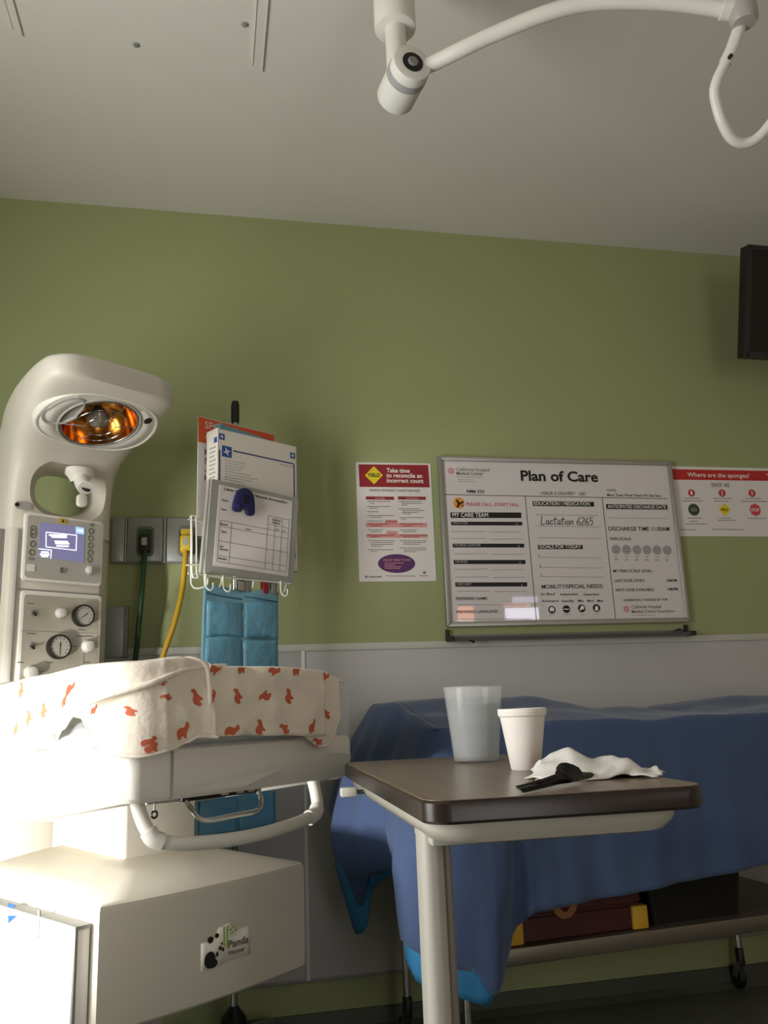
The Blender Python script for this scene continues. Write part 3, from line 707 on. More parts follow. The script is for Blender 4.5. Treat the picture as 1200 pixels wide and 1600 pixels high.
MB().box(0, .066, -.035, 0, 0, .156).build('box_body', mat('bracket_grey', (150, 152, 156), .4, .3), sb, bevel=.003)
MB().box(.056, .068, -.040, 0, -.002, .158).build('box_edge', midgrey, sb, bevel=.002)

# ================================================================== sponge count stand
SF = Frame((.073, 2.58, 0), 33)
sd = thing('sponge_count_stand', 'thin chrome pole stand with white wire rack behind the warmer', 'stand', SF.O, SF.yaw)
MB().cyl((0, 0, .12), (0, 0, 1.86), .0095, seg=16).build('pole', chrome, sd)
MB().lathe([(.012, 0), (.0135, .01), (.0135, .06), (.010, .072), (0, .074)], lambda a, b, h: (a, b, 1.845+h), seg=16).build('pole_cap', dark_pl, sd)
MB().lathe([(.03, .06), (.035, .08), (.035, .13), (.018, .15), (.012, .16)], seg=20, cap=True).build('base_hub', dark_pl, sd)
for k in range(5):
    a = 2*PI*k/5+.3; c, s = math.cos(a)*.85, math.sin(a)*.85
    if s > 0: s *= .8
    leg = MB().tube([(c*.02, s*.02, .085), (c*.12, s*.12, .08), (c*.2, s*.2, .068)], .011, 10).build('foot', steel, sd)
    MB().lathe([(.008, -.009), (.026, -.009), (.028, 0), (.026, .009), (.008, .009)], lambda x_, y_, h: (c*.2+x_*c/.85-h*s/.85, s*.2+x_*s/.85+h*c/.85, .028+y_), seg=18).build('caster', dark_pl, leg)
wirem = mat('white_wire', (226, 226, 214), .4, vary=.02)
def rack_wire(pts, r=.0024, n=4): return MB().tube(spline(pts, n), r, 8).build('rack_wire', wirem, sd)
for x in (-.175, -.13, -.02, .10):
    rack_wire([(x, -.03, 1.50), (x, -.034, 1.34), (x, -.04, 1.305), (x, -.07, 1.292), (x, -.115, 1.296), (x, -.125, 1.32)])
for x0, x1, y, z in ((-.185, .12, -.125, 1.32), (-.185, .12, -.03, 1.50), (-.185, .12, -.034, 1.34)): MB().tube([(x0, y, z), (x1, y, z)], .0024, 8).build('rack_wire', wirem, sd)
rack_wire([(-.205, -.07, 1.495), (-.195, -.075, 1.50), (-.18, -.08, 1.50)], .0028)
for x in (-.190, -.205): rack_wire([(x, -.08, 1.50), (x, -.085, 1.42), (x-.002, -.09, 1.34), (x, -.094, 1.318)], .0024)
rack_wire([(-.225, -.09, 1.352), (-.19, -.094, 1.356)], .0026); rack_wire([(-.207, -.092, 1.318), (-.19, -.094, 1.318)], .0024)
for x in (-.178, -.12, .085): rack_wire([(x-.008, -.128, 1.325), (x-.008, -.13, 1.29), (x, -.14, 1.278), (x+.008, -.14, 1.285), (x+.01, -.138, 1.30)], .0022)
# red / silver clips under the board
for x, m in ((-.068, chrome), (-.045, midgrey), (.018, mat('clip_red', (150, 40, 40), .5)), (.05, midgrey)):
    MB().box(x, x+.022, -.12, -.105, 1.285, 1.325).build('clip', m, sd, bevel=.003)
# orange and white card standing behind the box
cd_ = thing('sponge_card', 'orange topped sign card standing behind the white box', 'sign', SF.O, SF.yaw)
cy = -.028
oTL = SF.V(310, 650, cy); oTR = SF.V(428, 665, cy); oBL = SF.V(308, 775, cy)
cx0, cx1, cz1, cz0 = oTL.x, oTR.x, oTL.z, oBL.z
MB().box(cx0, cx1, cy, cy+.003, cz0-.12, cz1).build('card', paper, cd_)
MB().box(cx0, cx1, cy-.0006, cy, cz1-.082, cz1-.002).build('orange_band', orangep, cd_, smooth=False)
text(cd_, 'SPONGE', cx0+.023, cz1-.034, .120, .022, cy-.0012, whitep, bold=0)
text(cd_, 'ACCOUNTING', cx0+.023, cz1-.067, .19, .022, cy-.0012, whitep, bold=0)
for k, (s_, h) in enumerate((('Place in', .016), ('Sponges', .016), ('count', .008), ('Items', .016))):
    text(cd_, s_, cx0+.023, cz1-.118-.027*k, None, h, cy-.0012, black, bold=.02)
# white box of drapes with blue square logos
bxT = SF.V(340, 668, -.12); bx1 = .154; bx0 = -.141; bz1 = 1.765; bz0 = 1.36; by0, by1 = -.118, -.056
bxo = thing('sponge_bag_box', 'white cardboard dispenser box with blue square logos on the stand', 'box', SF.O, SF.yaw)
mb = MB().box(bx0, bx1, by0, by0+.003, bz0, bz1).box(bx0, bx1, by1-.003, by1, bz0, bz1-.03).box(bx0, bx0+.003, by0, by1, bz0, bz1+.004).box(bx1-.003, bx1, by0, by1, bz0, bz1).box(bx0, bx1, by0, by1, bz0, bz0+.003)
mb.build('carton', mat('carton_white', (226, 220, 208), .6, vary=.02), bxo)
def rawl(px, py): p = SF.V(px, py, by0); return p.x, p.z
bs = Sheet(bxo, rawl, by0)
def box_logo(x, z, s, nm='logo_square'):
    o = MB().box(x, x+s, by0-.0006, by0, z-s, z).build(nm, bluep, bxo, smooth=False)
    mb = MB()
    for k in range(4):
        a = k*PI/2+.35; c, s_ = math.cos(a), math.sin(a); L = s*.4; w_ = s*.11
        pts = [(0-s_*w_, 0+c*w_), (s_*w_, -c*w_), (c*L, s_*L)]
        mb.prism([(x+s/2+p[0], by0-.001, z-s/2+p[1]) for p in pts], (0, .0004, 0))
    mb.build('logo_star', whitep, o, smooth=False)
box_logo(-.138, 1.752, .019); box_logo(.128, 1.742, .019)
box_logo(-.128, 1.716, .034)
def seg_(x0, z0, x1, z1, t=.004): MB().box(min(x0, x1)-(t/2 if x0 == x1 else 0), max(x0, x1)+(t/2 if x0 == x1 else 0), by0-.0006, by0, min(z0, z1)-(t/2 if z0 == z1 else 0), max(z0, z1)+(t/2 if z0 == z1 else 0)).build('border_line', navyp, bxo, smooth=False)
seg_(-.088, 1.706, .140, 1.706); seg_(.142, 1.706, .142, 1.40); seg_(-.136, 1.70, -.136, 1.40)
mb = MB(); rnd = random.Random(3)
for k in range(14):
    x = -.118
    z = 1.672-.0085*k; e = -.118+rnd.uniform(.05, .12)
    while x < e: q = x+rnd.uniform(.005, .014); mb.box(x, q, by0-.0005, by0, z, z+.002); x = q+.002
x = .085
while x < .135: mb.box(x, x+.008, by0-.0005, by0, 1.694, 1.6965); x += .01
tag(mb.build('small_print', lgreyp, bxo, smooth=False), kind='stuff')
mb = MB()
for k in range(22): mb.box(bx0-.0006, bx0, by0+.012+.004*(k % 3), by1-.015, 1.71-.013*k, 1.714-.013*k)
tag(mb.build('side_print', lgreyp, bxo, smooth=False), kind='stuff')
MB().box(bx0-.0006, bx0, by0+.006, by0+.022, 1.725, 1.742).build('side_logo', bluep, bxo, smooth=False)
# folded blue bags sticking out of the box
stk = thing('folded_blue_bags', 'folded light blue plastic bags sticking out of the white box', 'bags', SF.O, SF.yaw)
bagm = mat('blue_film', (122, 172, 190), .3, vary=.12, scale=18, bump=.35, bscale=30)
for k in range(3):
    MB().grid(lambda a, b, k=k: (-.134+.282*a, -.108+.015*k+.003*math.sin(a*9+k), 1.40+(.366+.022*(1-a)**2+.003*math.sin(a*5+k*2)-.004*k)*b), 24, 3).build('bag_sheet', bagm, stk, solid=.002, fix=False)
# clipboard with form and magnet
cbo = thing('count_board', 'grey acrylic board holding a printed sponge accounting form', 'clipboard', SF.O, SF.yaw)
ctl, ctr, cbr, cbl = [SF.V(*a, v) for a, v in (((331, 748), -.135), ((466, 776), -.135), ((457, 917), -.118), ((318, 894), -.118))]
cW = (ctr.x-ctl.x); cHh = ctl.z-cbl.z
# local sheet axes on the leaning board
ex = ((ctr-ctl)+(cbr-cbl)).normalized(); ez = ((ctl-cbl)+(ctr-cbr)); ez = (ez-ex*ez.dot(ex)).normalized(); en = ez.cross(ex); org = (ctl+ctr+cbr+cbl)/4-ex*cW/2-ez*cHh/2
def lean(o):
    for v in o.data.vertices: x, y, z = v.co; v.co = org+ex*x+en*y+ez*z
    return o
boardm = mat('acrylic_grey', (158, 158, 152), .25, vary=.03)
lean(plate(rrect(0, cW, 0, cHh, .004, 3), -.003, 0).build('board', boardm, cbo))
lean(plate([(0, 0), (0, cHh), (-.006, cHh-.004), (-.010, -.002)], .002, .012).build('board_edge', grey_pl, cbo))
fq = Quad((341, 759), (458, 785), (450, 907), (334, 884), .268, .236)
fx, fz = .026, .022
def fm(px, py): x, z = fq(px, py); return x+fx, z+fz
lean(plate([(fx, fz), (fx+.268, fz), (fx+.268, fz+.236), (fx, fz+.236)], -.0042, -.003).build('form_sheet', paper, cbo, smooth=False))
fs = Sheet(cbo, fm, -.0042)
objs = [fs.t('Labor & Delivery Sponge Accounting', 347, 449, 773.5+5, 4, None, 'form_title', .02)]
objs[0].data.transform(Matrix.Identity(4))
fsx = lambda x, z: (fx+x, fz+z)
def fbar(x0, z0, x1, z1, m=greyp): objs.append(MB().box(fx+x0, fx+x1, -.0047, -.0042, fz+z0, fz+z1).build('form_rule', m, cbo, smooth=False))
for z in (.03, .072, .115): fbar(.01, z, .258, z+.0012)
fbar(.01, .132, .258, .1332)
for x in (.01, .05, .178, .205, .232, .258): fbar(x, .012, x+.0012, .132 if x < .1 else .175)
fbar(.178, .148, .259, .1492); fbar(.178, .174, .259, .1752); fbar(.01, .012, .259, .0132)
for s_, x, z, h in (('Name', .012, .190, .006), ('Date', .012, .163, .006), ('Sponge', .012, .120, .006), ('Start', .018, .098, .006), ('Lap\nSponges', .016, .056, .006), ('Needles', .014, .020, .006), ('Opening', .10, .120, .004), ('Standard\nNumber', .195, .163, .006), ('In', .186, .136, .004), ('Count', .208, .136, .004), ('Out', .236, .136, .004)):
    objs.append(text(cbo, s_, fx+x, fz+z, None, h, -.0048, black, bold=.02))
for o in objs: lean(o)
mg = thing('magnet_clip', 'dark navy rounded clip on the form of the grey board', 'clip', SF.O, SF.yaw)
mp = fm(376, 786)
arch = [(mp[0]+a, mp[1]+b_) for a, b_ in [(-.034, -.030), (-.030, .010), (-.018, .032), (.004, .040), (.026, .030), (.036, .006), (.038, -.034), (.016, -.038), (.010, -.024), (-.004, -.022), (-.010, -.034)]]
mm = mat('navy_plastic', (34, 34, 84), .4)
lean(plate([(p.x, p.y) for p in spline([Vector((a, b_, 0)) for a, b_ in arch], 4, True)], -.018, -.005).build('clip_body', mm, mg, bevel=.003))
lean(plate(rrect(mp[0]-.012, mp[0]+.016, mp[1]-.006, mp[1]+.016, .005), -.022, -.017).build('clip_button', mat('navy_dark', (22, 22, 50), .35), mg, bevel=.002))
lean(plate(rrect(mp[0]-.030, mp[0]-.018, mp[1]-.026, mp[1]-.012, .004), -.020, -.017).build('clip_highlight', mat('navy_light', (60, 60, 120), .25), mg))  # lighter navy painted in as a highlight on the clip
# hanging pocket bag
pb = thing('sponge_counter_bag', 'light blue plastic pocket bag hanging under the count board', 'pocket bag', SF.O, SF.yaw)
bu0, bu1, byy = -.182, .080, -.115
MB().grid(lambda a, b: (bu0+(bu1-bu0)*a-.02*b, byy+.004*math.sin(a*7+b*9), 1.292+.006*math.sin(a*PI*3)*(1-b)-.67*b), 30, 40).build('bag_back', bagm, pb, solid=.0015, fix=False, angle=60)
pkm = mat('blue_pocket_film', (106, 162, 188), .14, vary=.15, scale=10, bump=.6, bscale=24)
for r in range(6):
    for c in range(2):
        u0 = bu0+.006+.127*c-.0033*r*1.0; z1 = 1.252-.105*r
        MB().grid(lambda a, b, u0=u0, z1=z1, r=r, c=c: (u0+.122*a, byy-.004-.008*math.sin(PI*a)*(1-b)**.7-.002*noise.noise((a*5, b*5, r*3+c)), z1-.1*b+.007*math.sin(a*PI)*(1-b)*(1 if (r+c) % 2 else -.4)), 10, 8).build('pocket', pkm, pb, solid=.001, fix=False, angle=60)
for c in range(2): MB().tube(spline([(bu0+.004+.13*c, byy-.003, 1.275-.004*c), (bu0+.05+.13*c, byy-.004, 1.268), (bu0+.125+.13*c, byy-.004, 1.262)], 5), .0018, 6).build('pocket_seam', mat('seam_blue', (38, 90, 124), .4), pb)

# ================================================================== wall signs and whiteboard
def wall_sheet(name, label, cat, tl, tr, br, bl_, Y=D):
    P = [atY(*a, Y) for a in (tl, tr, br, bl_)]
    x0 = (P[0].x+P[3].x)/2; x1 = (P[1].x+P[2].x)/2; z1 = (P[0].z+P[1].z)/2; z0 = (P[2].z+P[3].z)/2
    o = thing(name, label, cat, (x0, Y, z0))
    return o, x1-x0, z1-z0, Quad(tl, tr, br, bl_, x1-x0, z1-z0)
# --- yield poster
o, W1, H1, q = wall_sheet('yield_poster', 'white paper poster with red heading band and yellow diamond left of the whiteboard', 'poster', (555, 722), (671, 725), (683, 907.5), (562, 909.5))
MB().box(0, W1, -.002, 0, 0, H1).build('sheet', paper, o)
s = Sheet(o, q, -.002)
s.poly([(559.5, 725.5), (667.5, 727), (670.5, 761.5), (561.3, 760.5)], darkred, 'red_band')
s.poly([(583.3, 728.5), (597.5, 742.5), (584, 756.6), (569.5, 742.6)], yellowp, 'yellow_diamond', .0008)
s.t('YIELD', 573.5, 593.5, 745, 5.2, black, bold=.03, lift=.0012)
for body, a, b, y in (('Take time', 603.3, 639.3, 738.5), ('to reconcile an', 603, 658.5, 746.3), ('incorrect count', 604, 660.7, 754.2)): s.t(body, a, b, y, 6.3, whitep, bold=.02)
s.t('SURGICAL INCORRECT COUNT CHECKLIST', 576.4, 656, 767.8, 3.3, greyp, bold=.015)
for a, b in ((571.4, 615.2), (621.5, 664.4)): s.bar(a, 776, b, 780.2, darkred, 'red_bar')
s.t('NURSE', 586, 601, 779.6, 2.6, pinkp); s.t('SURGEON', 634, 653, 779.6, 2.6, pinkp)
def cy6(y): return 700+.1375*y
def cx6(x): return 540+.1375*x
s.print_([(cx6(a), cx6(b), cy6(y)) for a, b, y in ((245,510,605),(275,325,628),(245,515,663),(275,365,683),(245,370,722),(245,550,765),(285,410,785),(245,425,828),(600,855,607),(635,870,627),(635,700,645),(600,855,688),(640,890,708),(640,830,728),(650,740,745),(610,885,788),(635,695,808))])
for x0, y0, x1, y1, m in ((232, 848, 925, 897, pinkp), (238, 975, 932, 1018, pinkp), (450, 815, 588, 850, pinkp), (468, 940, 590, 977, pinkp)): s.bar(cx6(x0), cy6(y0), cx6(x1), cy6(y1), m, 'pink_bar')
s.print_([(cx6(a), cx6(b), cy6(y)) for a, b, y in ((255,485,862),(285,415,882),(620,875,862),(645,760,882),(245,555,990),(285,400,1008),(620,925,990),(655,845,1008),(455,585,829))], darkred, lift=.0008)
s.print_([(cx6(a), cx6(b), cy6(y)) for a, b, y in ((255,425,928),(285,400,950),(620,810,928),(655,800,948),(255,565,1050),(290,550,1072),(290,550,1093),(290,415,1113),(255,550,1155),(290,360,1176),(620,930,1050),(660,910,1070),(660,850,1090),(620,920,1133),(665,925,1155),(670,805,1175))])
s.disc(620.4, 880.4, 29, purple, 'purple_oval', ratio=.50, n=36)
s.t('KNOW WHAT TO DO', 600, 642, 876.5, 3.2, pinkp, lift=.001)
s.print_([(602, 631, 879.5), (601, 618, 882.5), (602, 629, 885.3), (602, 627, 888)], pinkp, lift=.0009)
s.disc(572.6, 901.6, 2, greyp, 'logo_ring'); s.t('Dignity Health', 577, 597.5, 902.7, 2.8, greyp, bold=.02)
s.print_([(604, 650, 900), (657, 671, 899.5)]); s.disc(664, 894.5, 2.2, greyp, 'logo_heart')
# --- whiteboard
P = [atY(*a, D) for a in ((682, 718.5), (1045, 719), (1074, 971), (697.4, 982))]
wx0, wx1, wz1_, wz0_ = (P[0].x+P[3].x)/2, (P[1].x+P[2].x)/2, (P[0].z+P[1].z)/2, (P[2].z+P[3].z)/2
wb = thing('whiteboard', 'framed whiteboard printed as a plan of care chart with handwriting', 'whiteboard', (wx0, D, wz0_))
BW, BH = wx1-wx0, wz1_-wz0_
q = Quad((682, 718.5), (1045, 719), (1074, 971), (697.4, 982), BW, BH)
MB().box(.012, BW-.012, -.012, 0, .012, BH-.012).build('board_face', wbm, wb)
fw = .017
for poly in ([(0, 0), (BW, 0), (BW-fw, fw), (fw, fw)], [(0, BH), (fw, BH-fw), (BW-fw, BH-fw), (BW, BH)], [(0, 0), (fw, fw), (fw, BH-fw), (0, BH)], [(BW, 0), (BW, BH), (BW-fw, BH-fw), (BW-fw, fw)]):
    plate(poly, -.019, 0).build('frame_rail', alu, wb, bevel=.003)
s = Sheet(wb, q, -.012)
def X7(x): return 680+.1937*x
def Y7(y): return 700+.1937*y
def X8(x): return 820+.225*x
def Y8(y): return 700+.225*y
pst = mat('pink_star', (206, 110, 124), .4)
star(s, X7(118), Y7(210), 5.6, pst)
s.t('California Hospital', 711, 762, 740.5, 5.2, greyp, bold=0); s.t('Medical Center', 711, 752.5, 746.6, 5, greyp, bold=.01)
s.print_([(711, 752, 749.8), (713, 737, 754), (714, 742, 757)], lgreyp)
s.t('Plan of Care', 810.5, 931, 753.3, 15.2, black, 'board_title', .028)
s.t('RM# 523', 727, 753.6, 774.2, 4.6, black, bold=.02)
s.t('LABOR & DELIVERY   L&D', 840.7, 911.8, 774.8, 4.8, greyp, bold=.015)
s.t('DATE:', 945, 959.5, 768.2, 4, greyp, bold=.015); s.t('Mon Tues Wed Thurs Fri Sat Sun', 945, 1029, 775.2, 3.8, black, bold=.012)
s.line((689.5, 777.7), (1040, 777.6), .0022, black, 'grid_line')
s.line((817, 777.7), (835.2, 974), .0022, black, 'grid_line'); s.line((937, 777.6), (957.8, 967.5), .0022, black, 'grid_line')
s.disc(X7(180), Y7(467), 8.6, mat('orange_badge', (226, 148, 60), .4), 'orange_badge')
s.poly([(710, 786), (713, 785), (716, 790), (721, 787), (722.5, 789.5), (717, 793), (714, 797.5), (711, 797), (713, 792)], black, 'falling_figure', .0009); s.disc(720.5, 794.5, 1.4, black, 'figure_head', .0009)
s.t("PLEASE CALL. DON'T FALL", 726.5, 807.5, 794.3, 5.2, pinkr, bold=.012)
for x0, y0, x1, y1, body, cap, tx1 in ((113,537,676,583,'MY CARE TEAM',6.2,413),(118,612,684,642,'DOCTOR',3.8,250),(132,787,700,819,'NURSE LEADER',3.8,357),(140,918,710,951,'NURSE',3.8,250),(153,1096,724,1131,'DIETARY',3.8,285)):
    a, b_, c, d = X7(x0), Y7(y0), X7(x1), Y7(y1)
    s.poly([(a, b_+1), (c, b_-.6), (c+.3, d-.8), (a+.5, d+.8)], black, 'heading_bar')
    s.t(body, X7(x0+16), X7(tx1), d-1.3, cap, lgreyp if cap < 5 else whitep, bold=.012)
    if cap < 5: s.t('#', X7(x1-48), X7(x1-36), d-1.5, 3.4, lgreyp)
for y, segs in ((692, ((125,388),(420,675))), (748, ((130,392),(425,680))), (870, ((142,405),(440,700))), (993, ((147,415),(450,700))), (1055, ((155,420),(450,705))), (1168, ((165,425),(460,720))), (1275, ((175,715),)), (1388, ((190,760),))):
    for a, b_ in segs: s.line((X7(a), Y7(y)+.8), (X7(b_), Y7(y)-.4), .0014, greyp)
s.t('PREFERRED NAME:', 711, 759.6, 940, 4.3, black, bold=.01); s.t('PREFERRED LANGUAGE:', 712, 776, 960, 4.3, black, bold=.01)
for x0, y0, x1, y1, body in ((40, 377, 462, 413, 'EDUCATION | MEDICATION'), (77, 677, 383, 711, 'GOALS FOR TODAY'), (550, 388, 975, 425, 'ANTICIPATED DISCHARGE DATE')):
    a, b_, c, d = X8(x0), Y8(y0), X8(x1), Y8(y1); s.bar(a, b_, c, d, black, 'heading_bar'); s.t(body, a+1.8, c-(6 if x0 == 40 else 2), d-1.9, 4.9, whitep, bold=.008)
for y, a, b_ in ((473,60,492),(552,65,515),(632,72,515),(767,80,520),(837,85,528),(900,90,535),(485,560,980)): s.line((X8(a), Y8(y)), (X8(b_), Y8(y)-.3), .0014, greyp)
for k, (x, y) in enumerate(((82, 765), (87, 835), (92, 898))): s.t('%d.' % (k+1), X8(x), X8(x+12), Y8(y), 4, black, bold=0)
HW = {'L': (.5, [[(0,1),(-.02,.5),(0,.02),(.12,0),(.45,.05)]]), 'a': (.5, [[(.35,.45),(.2,.5),(.05,.3),(.1,.05),(.28,.1),(.36,.42),(.36,.1),(.45,.02)]]), 'c': (.45, [[(.35,.42),(.2,.5),(.03,.3),(.1,.03),(.3,.05),(.4,.15)]]),
      't': (.4, [[(.15,.95),(.12,.4),(.15,.05),(.28,.02)], [(-.08,.6),(.4,.66)]]), 'i': (.2, [[(.08,.48),(.08,.05)]]), 'o': (.45, [[(.2,.48),(.03,.3),(.1,.03),(.3,.08),(.35,.35),(.2,.48)]]), 'n': (.5, [[(.05,.48),(.05,0)], [(.05,.3),(.2,.48),(.32,.42),(.34,0)]]),
      ' ': (.3, []), '6': (.5, [[(.35,.95),(.1,.6),(.03,.2),(.2,0),(.38,.15),(.3,.42),(.08,.35)]]), '2': (.5, [[(.03,.75),(.18,.95),(.36,.8),(.3,.5),(.03,.02),(.4,.05)]]), '5': (.45, [[(.38,.92),(.1,.92),(.06,.55),(.28,.58),(.38,.3),(.25,.02),(.03,.06)]])}
mb = MB(); cx_ = 0
for ch in 'Lactation 6265':
    adv, strokes = HW[ch]
    for st_ in strokes:
        pts = []
        for x, y in st_:
            X, Z_ = s.q(842+(cx_+x+.08*y)*13.1, 821.5-y*13); pts.append((X, -.0123, Z_))
        mb.tube(spline(pts, 4), .0013, 6)
    cx_ += adv
mb.build('handwriting', black, wb)
s.t('MOBILITY/SPECIAL NEEDS:', 843, 938.8, 920.2, 6, black, bold=.012)
for body, a, b_, y in (('In-Bed', 97, 192, 1028), ('Independent', 230, 352, 1027), ('Dependent', 390, 500, 1026), ('Assistance', 103, 218, 1075), ('Standby', 240, 325, 1074), ('Min', 352, 390, 1072), ('Mod', 417, 460, 1071), ('Max', 485, 528, 1070)):
    s.t(body, X8(a), X8(b_), Y8(y), 3.6, black, bold=.01)
for k, (x, y) in enumerate(((172, 1128), (272, 1123), (377, 1117), (480, 1113))):
    s.disc(X8(x), Y8(y), 5.7, black, 'icon_disc')
    if k == 0: s.disc(X8(x), Y8(y-2), 3.6, whitep, 'icon_shape', .0009); s.poly([(X8(x)-1.2, Y8(y)+4), (X8(x), Y8(y)+.2), (X8(x)+1.2, Y8(y)+4)], black, 'icon_notch', .0011)
    if k == 1: s.bar(X8(x)-4, Y8(y)-.8, X8(x)+4, Y8(y)+.8, whitep, 'icon_shape', .0009)
    if k == 2: s.disc(X8(x)+1, Y8(y)-1.2, 2.8, whitep, 'icon_shape', .0009); s.poly([(X8(x)-3.5, Y8(y)+3), (X8(x)-2, Y8(y)-1), (X8(x)-.6, Y8(y)+3.5)], whitep, 'icon_shape', .0009)
    if k == 3: s.poly([(X8(x)-2.6, Y8(y)+4), (X8(x)-2, Y8(y)-3), (X8(x)+2, Y8(y)-3), (X8(x)+2.6, Y8(y)+4)], whitep, 'icon_shape', .0009)
s.print_([(X8(150), X8(195), Y8(1163)), (X8(248), X8(298), Y8(1160)), (X8(370), X8(388), Y8(1160)), (X8(462), X8(505), Y8(1152))], greyp, th=.8)
s.t('DISCHARGE TIME 11:00AM', 947, 1043, 829, 6.4, black, bold=.008)
s.t('PAIN SCALE:', 949, 982.7, 844.2, 4.5, black, bold=.006)
for k, x in enumerate((617, 690, 762, 832, 903, 974)):
    s.disc(X8(x), Y8(705), 7.1, lgreyp, 'pain_scale_disc')
    for dx in (-2.4, 2.4): s.disc(X8(x)+dx, Y8(697), .8, greyp, 'eye_mark', .0008, 10)
    sg = (1, .6, .1, -.1, -.6, -1)[k]
    for t in (-2, -1, 0, 1): s.line((X8(x)+t*1.5+.75-.75, Y8(716)-sg*(t*t)*.5+sg), (X8(x)+(t+1)*1.5, Y8(716)-sg*((t+1)**2)*.5+sg), .0014, greyp, 'mouth_mark', .0008)
s.print_([(X8(x)-3, X8(x)+3, Y8(y)) for x in (617, 690, 762, 832, 903, 974) for y in (752, 770, 779)], greyp, th=.9)
for body, a, b_, y, cap in (('MY PAIN SCALE GOAL:', 597, 870, 863, 4.6), ('LAST DOSE GIVEN:', 605, 818, 930, 4.3), ('AM/PM', 968, 1040, 925, 4.2), ('NEXT DOSE AVAILABLE:', 613, 882, 993, 4.3), ('AM/PM', 975, 1047, 985, 4.2), ('GENEROUSLY FUNDED BY THE', 667, 975, 1060, 3.4)):
    s.t(body, X8(a), X8(b_), Y8(y), cap, black, bold=.008)
star(s, X8(687), Y8(1118), 5.4, pst)
s.t('California Hospital', X8(722), X8(930), Y8(1111), 5, greyp, bold=.006); s.t('Medical Center Foundation', X8(725), X8(1025), Y8(1141), 4.8, greyp, bold=.006)
s.print_([(X8(728), X8(890), Y8(1159))], lgreyp)
# --- marker ledge under the board
P0, P1 = atY(699, 1001, D), atY(1071, 990, D)
lg = thing('marker_ledge', 'long thin grey marker ledge on the wall below the whiteboard', 'ledge', (P0.x, D, (P0.z+P1.z)/2))
L = P1.x-P0.x
MB().prism([(0, 0, -.006), (0, -.052, -.006), (0, -.056, .004), (0, -.050, .004), (0, -.047, -.001), (0, -.004, -.001), (0, -.004, .016), (0, 0, .016)], (L, 0, 0)).build('ledge_channel', mat('ledge_grey', (120, 120, 114), .4, .6), lg)
for x in (0, L):
    s_ = 1 if x == 0 else -1
    MB().box(x-.008, x+.008, -.060, 0, -.008, .008).box(x-.006, x+.006, -.014, 0, .0, .034).build('end_cap', dark_pl, lg, bevel=.002)
mk = thing('marker_clip', 'short black clip on the left end of the marker ledge', 'clip', (P0.x+.035, D-.035, P0.z))
MB().tube(spline([(0, 0, .004), (.02, -.01, .003), (.045, -.016, -.012)], 5), .004, 8).build('clip_arm', dark_pl, mk)
MB().lathe([(0, -.004), (.006, -.003), (.006, .004), (0, .006)], lambda a, b, h: (a, b, .005+h), seg=12).build('clip_knob', dark_pl, mk)
mk2 = thing('ledge_magnet', 'small round black magnet on the right end of the marker ledge', 'magnet', (P1.x-.035, D-.02, P1.z+.001))
MB().lathe([(0, 0), (.013, 0), (.014, .006), (.010, .014), (0, .017)], seg=16).build('magnet_body', dark_pl, mk2)
MB().lathe([(.0135, .0035), (.0150, .005), (.0135, .0065)], seg=16).build('magnet_band', midgrey, mk2)
# --- sponge poster
o, W1, H1, q = wall_sheet('sponge_poster', 'wide white poster with orange red heading band right of the whiteboard', 'poster', (1046.5, 729), (1266, 733), (1276, 837.5), (1059, 839))
MB().box(0, W1, -.002, 0, 0, H1).build('sheet', paper, o)
s = Sheet(o, q, -.002)
s.poly([(1046.5, 733.8), (1263, 737), (1265, 752.5), (1048.5, 750.6)], redp, 'red_band')
s.t('Where are the sponges?', 1074.8, 1172.5, 746.6, 6.8, whitep, bold=.008)
s.t('Your count', 1199, 1250, 747.6, 6.8, whitep, bold=.008)
s.t('EASY AS', 1112.8, 1140.6, 761.9, 6, greyp, bold=.01)
for k, (x, m) in enumerate(((1080.6, redp), (1128.8, redp), (1175.6, redp), (1224, redp))):
    s.disc(x, 771.6, 5.4, m, 'number_disc'); s.t('1234'[k], x-1.5, x+1.5, 774.6, 6, whitep, bold=.03, lift=.001)
s.print_([(1070, 1094, 780), (1066, 1098, 784.3), (1115, 1145, 780), (1117, 1140, 784.3), (1165, 1190, 780), (1158, 1200, 784.3), (1212, 1240, 780)])
s.disc(1084, 797.9, 8.8, greenp, 'green_disc'); s.poly([(1132, 787.5), (1141.8, 797.5), (1132.5, 807.5), (1122.5, 797.5)], yellowp, 'yellow_diamond'); s.disc(1179.8, 797.5, 8.8, pinkr, 'pink_disc', n=8)
s.t('GO', 1079.5, 1088.5, 800.4, 5, lgreyp, bold=.02, lift=.001); s.t('YIELD', 1126, 1138, 799.6, 4, black, bold=.02, lift=.001); s.t('STOP', 1173.5, 1186, 799.8, 4.4, whitep, bold=.02, lift=.001)
s.print_([(1074, 1097, 811), (1078, 1090, 816), (1071, 1104, 820), (1126, 1142, 810.5), (1121, 1148, 814), (1168, 1196, 810.5), (1062, 1087, 829), (1112, 1161, 828), (1200, 1230, 828)])

